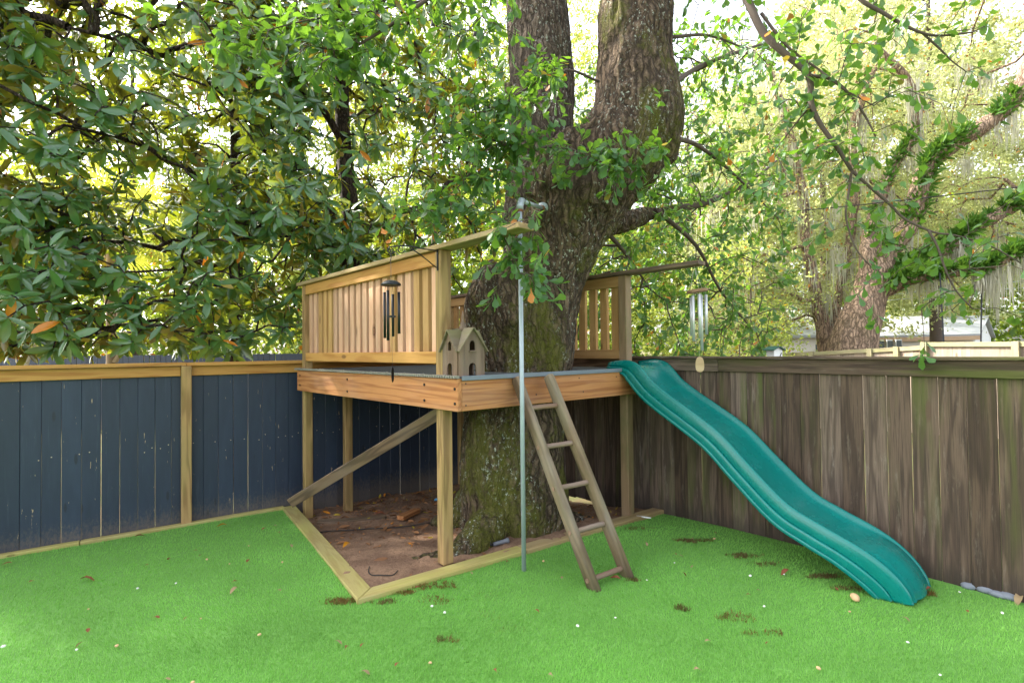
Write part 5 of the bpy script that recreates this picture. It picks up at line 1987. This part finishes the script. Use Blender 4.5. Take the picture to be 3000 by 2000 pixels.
# swing hanging from the live oak limb
sw = thing('tree_swing', tuple(at(2815, 1150, 11.9)), 'pair of black straps of a swing hanging from the fern covered limb', 'swing')
t1a, t1b = at(2755, 850, 12.1), at(2768, 1060, 11.9)
t2a, t2b = at(2877, 770, 12.0), at(2873, 1060, 11.9)
t1a.z = at(2755, 800, 12.1).z
for p, q in ((t1a, t1b), (t2a, t2b)):
    plank('strap', p, q, .045, .006, Vector((.2, -1, 0)), M['strap'], sw, 0)
    tube('chain', [q, q - Zv * .5], .012, M['chain'], sw, 6)
plank('seat', t1b - Zv * .5, t2b - Zv * .5, .2, .03, Zv, M['strap'], sw)

# overhead cable
ca = at(1960, 652, 15.0); cb = at(3300, 512, 11.0)
cab = tube('overhead_cable', smooth_line([ca + Vector((-3, 3, .4)), ca, ca.lerp(cb, .5) - Zv * .06, cb, cb + (cb - ca) * .4], 5), .014, M['cable'], None, 6)
tag(cab, 'black overhead cable crossing behind the oak branches on the right', 'cable')
for pa, pc, lab in (((2500, 875, 20), (3100, 812, 17), 'upper thin grey wire above the grey roofed house'), ((2500, 890, 20), (3100, 832, 17), 'lower thin grey wire above the grey roofed house')):
    o = tube('overhead_wire', [at(*pa), at(*pc)], .012, M['grey_metal'], None, 5)
    tag(o, lab, 'wire')

# ------------------------------------------------------------------ string lights between the trees
sl_ = thing('string_light', tuple(at(943, 30, 4.1)), 'sagging string of frosted bulbs hung among the upper left leaves', 'string light')
wp = [at(620, -120, 4.6), at(790, -20, 4.3), at(943, 20, 4.1), at(1100, 40, 4.1), at(1268, 62, 4.15), at(1392, 92, 4.3), at(1500, 60, 4.95)]
tube('wire', smooth_line(wp, 6), .004, M['cable'], sl_, 6)
for px, py, d in ((943, 22, 4.1), (1268, 64, 4.15), (1392, 94, 4.3)):
    p = at(px, py, d)
    tube('socket', [p, p - Zv * .045], [.015, .017], M['cable'], sl_, 10)
    tube('bulb', [p - Zv * .043, p - Zv * .06, p - Zv * .085, p - Zv * .105, p - Zv * .118], [.013, .021, .026, .019, .006], M['bulb'], sl_, 12)

# ------------------------------------------------------------------ things lying about
def stone(name, p, r, mat, sq=(1, .75, .45)):
    bm = bmesh.new()
    bmesh.ops.create_icosphere(bm, subdivisions=2, radius=1)
    ph = rng.random() * 9
    for v in bm.verts:
        f = 1 + .18 * noise.noise(v.co * 1.2 + Vector((ph, 0, 0)))
        v.co = Vector((v.co.x * r * sq[0] * f, v.co.y * r * sq[1] * f, v.co.z * r * sq[2] * f))
    me = bpy.data.meshes.new(name)
    bm.to_mesh(me); bm.free()
    mt = Matrix.Translation(p + Zv * r * sq[2] * .55) @ Matrix.Rotation(rng.random() * 3, 4, 'Z')
    return place(name, me, mat, None, True, mt)


SG = 'grey river stones along the weathered fence'
for px, py, r, lab in ((2696, 1676, .05, 'grey river stone half hidden behind the foot of the slide'), (2732, 1683, .055, 'grey river stone just right of the slide foot'), (2839, 1718, .062, 'grey river stone in the middle of the row by the fence'),
                       (2895, 1733, .062, 'round grey river stone nearest the wide fence gap'), (2922, 1745, .05, 'small grey river stone second from the right of the row'), (2955, 1752, .055, 'grey river stone at the right end of the row'),
                       (2210, 1549, .055, 'blue grey stone against the fence left of the slide'), (2356, 1592, .055, 'grey stone against the fence under the slide')):
    tag(stone('river_stone', gp(px, py), r, M['stone']), lab, 'stone', SG)
tag(stone('pebble', gp(2505, 1760) + Zv * .012, .036, M['pebble'], (1, .7, .62)), 'orange tan pebble on the turf before the slide foot', 'pebble')


def dry_leaf(p, size, mat, label=None, group=None, tilt=.5, temps=T_MAG):
    tv, tf = temps[rng.integers(len(temps))]
    me = bpy.data.meshes.new('fallen_leaf')
    cu = rng.uniform(.25, .7)
    me.from_pydata([(x_ - .5, y_ * 1.1, z_ + cu * y_ * y_ * 4 + .12 * math.sin(x_ * 4)) for x_, y_, z_ in tv], [], tf.tolist())
    mt = Matrix.Translation(p + Zv * size * .10) @ Matrix.Rotation(rng.random() * 6.28, 4, 'Z') @ Matrix.Rotation(rng.normal(0, tilt * .5), 4, 'X') @ Matrix.Rotation(rng.normal(0, tilt * .3), 4, 'Y') @ Matrix.Scale(size, 4)
    o_ = place('fallen_leaf', me, mat, None, True, mt)
    if label:
        tag(o_, label, 'leaf', group)
    return o_


M['orange_leaf'] = leafmat('orange_leaf', (.55, .22, .01), (.62, .27, .015), (.5, .2, .02), None, .5, .4, 0, tfac=.2)
M['red_leaf'] = leafmat('red_brown_leaf', (.22, .07, .035), (.28, .10, .05), (.25, .08, .03), None, .7, .3, 0, tfac=.2)
M['tan_leaf'] = leafmat('tan_leaf', (.30, .22, .12), (.36, .26, .14), (.3, .2, .1), None, .7, .3, 0, tfac=.2)
for px, py, sz, mt_, lab in ((1017, 1598, .13, 'orange_leaf', 'bright orange leaf on the bare dirt under the deck'), (1112, 1508, .13, 'red_leaf', 'rust brown leaf on the dirt below the diagonal brace'),
                             (1100, 1502, .10, 'orange_leaf', 'orange leaf beside a rust one under the diagonal brace'), (256, 1703, .10, 'red_leaf', 'curled red brown leaf on the left of the turf'),
                             (410, 1577, .09, 'red_leaf', 'dark curled leaf against the edging below the navy fence'), (686, 1738, .09, 'tan_leaf', 'pale tan leaf on the middle of the left turf'),
                             (2300, 1685, .09, 'red_leaf', 'rust leaf on the turf left of the slide foot'), (2780, 1690, .13, 'red_leaf', 'rust leaf among stones right of the slide foot'), (2800, 1698, .14, 'orange_leaf', 'long orange brown leaf lying among stones by the fence'),
                             (2865, 1725, .12, 'red_leaf', 'brown leaf between two grey stones by the fence'), (2985, 1765, .11, 'tan_leaf', 'tan leaf past the last stone by the fence'), (1803, 1700, .07, 'red_leaf', 'brown leaf under the lowest ladder rung'),
                             (650, 1545, .09, 'orange_leaf', 'orange leaf on the turf near the far left corner of the edging'), (1180, 1460, .13, 'tan_leaf', 'tan leaf lying near the wood block below the deck'), (1585, 1580, .09, 'red_leaf', 'brown leaf at the right foot of the oak'),
                             (20, 1658, .07, 'red_leaf', 'small brown leaf at the left edge of the turf'), (2715, 1735, .08, 'red_leaf', 'brown leaf at the tip of the slide')):
    p = gp(px, py)
    if bed_side(p.x, p.y, 0):
        p.z = max(p.z, dirt_z(p.x, p.y))
    else:
        p.z += .018
    dry_leaf(p, sz, M[mt_], lab)
# leaves on the deck
for px, py, lab in ((1150, 1071, 'rust leaf on the deck mat just right of the black chime cord'), (1215, 1068, 'rust leaf on the deck mat below the railing near the front post'), (1110, 1070, 'rust leaf on the deck mat left of the black chime cord'),
                    (1440, 1085, 'rust leaf on the deck mat right beside the birdhouse'), (1470, 1082, 'rust leaf on the deck mat between birdhouse and steel pole'), (1600, 1080, 'rust leaf on the deck mat between the steel pole and the ladder top')):
    v = ray(px, py)
    p = Vector((0, 0, CAM_H)) + v * ((DTOP + .015 - CAM_H) / v.z)
    dry_leaf(p, .07, M['red_leaf'], lab, 'leaves on the deck mat', .3)
# small crumbs on the turf
n_crumb = 0
for _ in range(900):
    r_ = 1.6 + 4.2 * rng.random(); th_ = rng.uniform(-.8, .8)
    x_, y_ = math.sin(th_) * r_, math.cos(th_) * r_
    if not fence_side(x_, y_, .15) or bed_side(x_, y_, -.05):
        continue
    p = Vector((x_, y_, turf_z(x_, y_) + .022))
    if n_crumb % 3 == 0:
        o = stone('chip', p - Zv * .004, rng.uniform(.006, .012), M['chip'] if rng.random() < .6 else M['pebble'], (1, .8, .6))
        tag(o, 'tiny pale chip lying on the green turf', 'chip', 'chips on the turf')
    else:
        dry_leaf(p, rng.uniform(.025, .05), M['red_leaf'] if rng.random() < .6 else M['tan_leaf'], 'small brown leaf scrap scattered on the green turf', 'leaf scraps on the turf', .4, T_OAK)
    n_crumb += 1
    if n_crumb > 110:
        break
# leaf litter on the dirt
lo_, ld_, ln2, lsz = [], [], [], []
while len(lo_) < 1900:
    x_, y_ = rng.uniform(-3, 2), rng.uniform(3.3, 7.6)
    if not (fence_side(x_, y_, .05) and bed_side(x_, y_, .16)):
        continue
    back = min(1, max(0, (y_ - 3.6 + .2 * x_) / 2.4))
    if rng.random() > .05 + .95 * back ** 1.5:
        continue
    a_ = rng.random() * 6.28
    lo_.append((x_, y_, dirt_z(x_, y_) + .012)); ld_.append((math.cos(a_), math.sin(a_), rng.normal(0, .25))); ln2.append(rng.normal(0, .35, 3) + np.array([0, 0, 1])); lsz.append(rng.uniform(.02, .12) if rng.random() < .4 else rng.uniform(.015, .045))
x, y, z = basis(np.array(ld_), np.array(ln2))
o = big_leaves('leaf_litter', np.array(lo_), x, y, z, np.array(lsz), rng.integers(0, 3, len(lo_)), T_MAG, M['litter'], None)
tag(o, 'brown dry leaf litter on the dirt beneath the deck', 'leaf litter')

wb0, wb1 = gp(1172, 1503), gp(1222, 1482)
for p in (wb0, wb1):
    p.z = dirt_z(p.x, p.y) + .035
tag(plank('wood_block', wb0, wb1, .085, .045, Zv, M['rim']), 'short brown lumber offcut lying on the dirt below the deck', 'wood block')
s0_, s1_ = gp(1440, 1612), gp(1490, 1603)
for p in (s0_, s1_):
    p.z = dirt_z(p.x, p.y) + .02
spr = thing('sprinkler_body', tuple(s0_), 'grey plastic sprinkler pipe lying at the foot of the oak', 'sprinkler')
tube('pipe', [s0_ + (s1_ - s0_) * .1, s0_ + (s1_ - s0_) * .85, s0_ + (s1_ - s0_) * .88, s1_], [.016, .017, .022, .022], M['pipe'], spr, 12)
tube('nozzle', [s0_ + (s1_ - s0_) * .12, s0_ - (s1_ - s0_) * .06, s0_ - (s1_ - s0_) * .08 + Zv * .045], [.010, .010, .008], M['black'], spr, 8)
tw_ = [gp(1865, 1520), gp(1885, 1523), gp(1907, 1526)]
tag(tube('stick', [p + Zv * .03 for p in tw_], [.006, .008, .006], M['chip'], None, 6), 'white peeled stick on the turf near the right end of the edging', 'stick')
wr = [gp(1082, 1665), gp(1080, 1678), gp(1090, 1690), gp(1115, 1695), gp(1150, 1690), gp(1165, 1676)]
tag(tube('loose_wire', smooth_line([Vector((p.x, p.y, dirt_z(p.x, p.y) + .008)) for p in wr], 4), .004, M['cable'], None, 5), 'thin dark wire curling on the dirt inside the front corner', 'wire')
wr = [gp(905, 1540), gp(960, 1532), gp(1020, 1530), gp(1090, 1526), gp(1170, 1522), gp(1270, 1512)]
tag(tube('drip_line', smooth_line([Vector((p.x, p.y, dirt_z(p.x, p.y) + .012)) for p in wr], 4), .006, M['cable'], None, 5), 'long dark irrigation line across the dirt under the deck', 'hose')
tg = gp(1283, 1446)
tag(stone('blue_scrap', Vector((tg.x, tg.y, dirt_z(tg.x, tg.y) + .01)), .05, M['blue'], (1, .4, .4)), 'crumpled light blue plastic scrap on the dirt behind the front post', 'scrap')
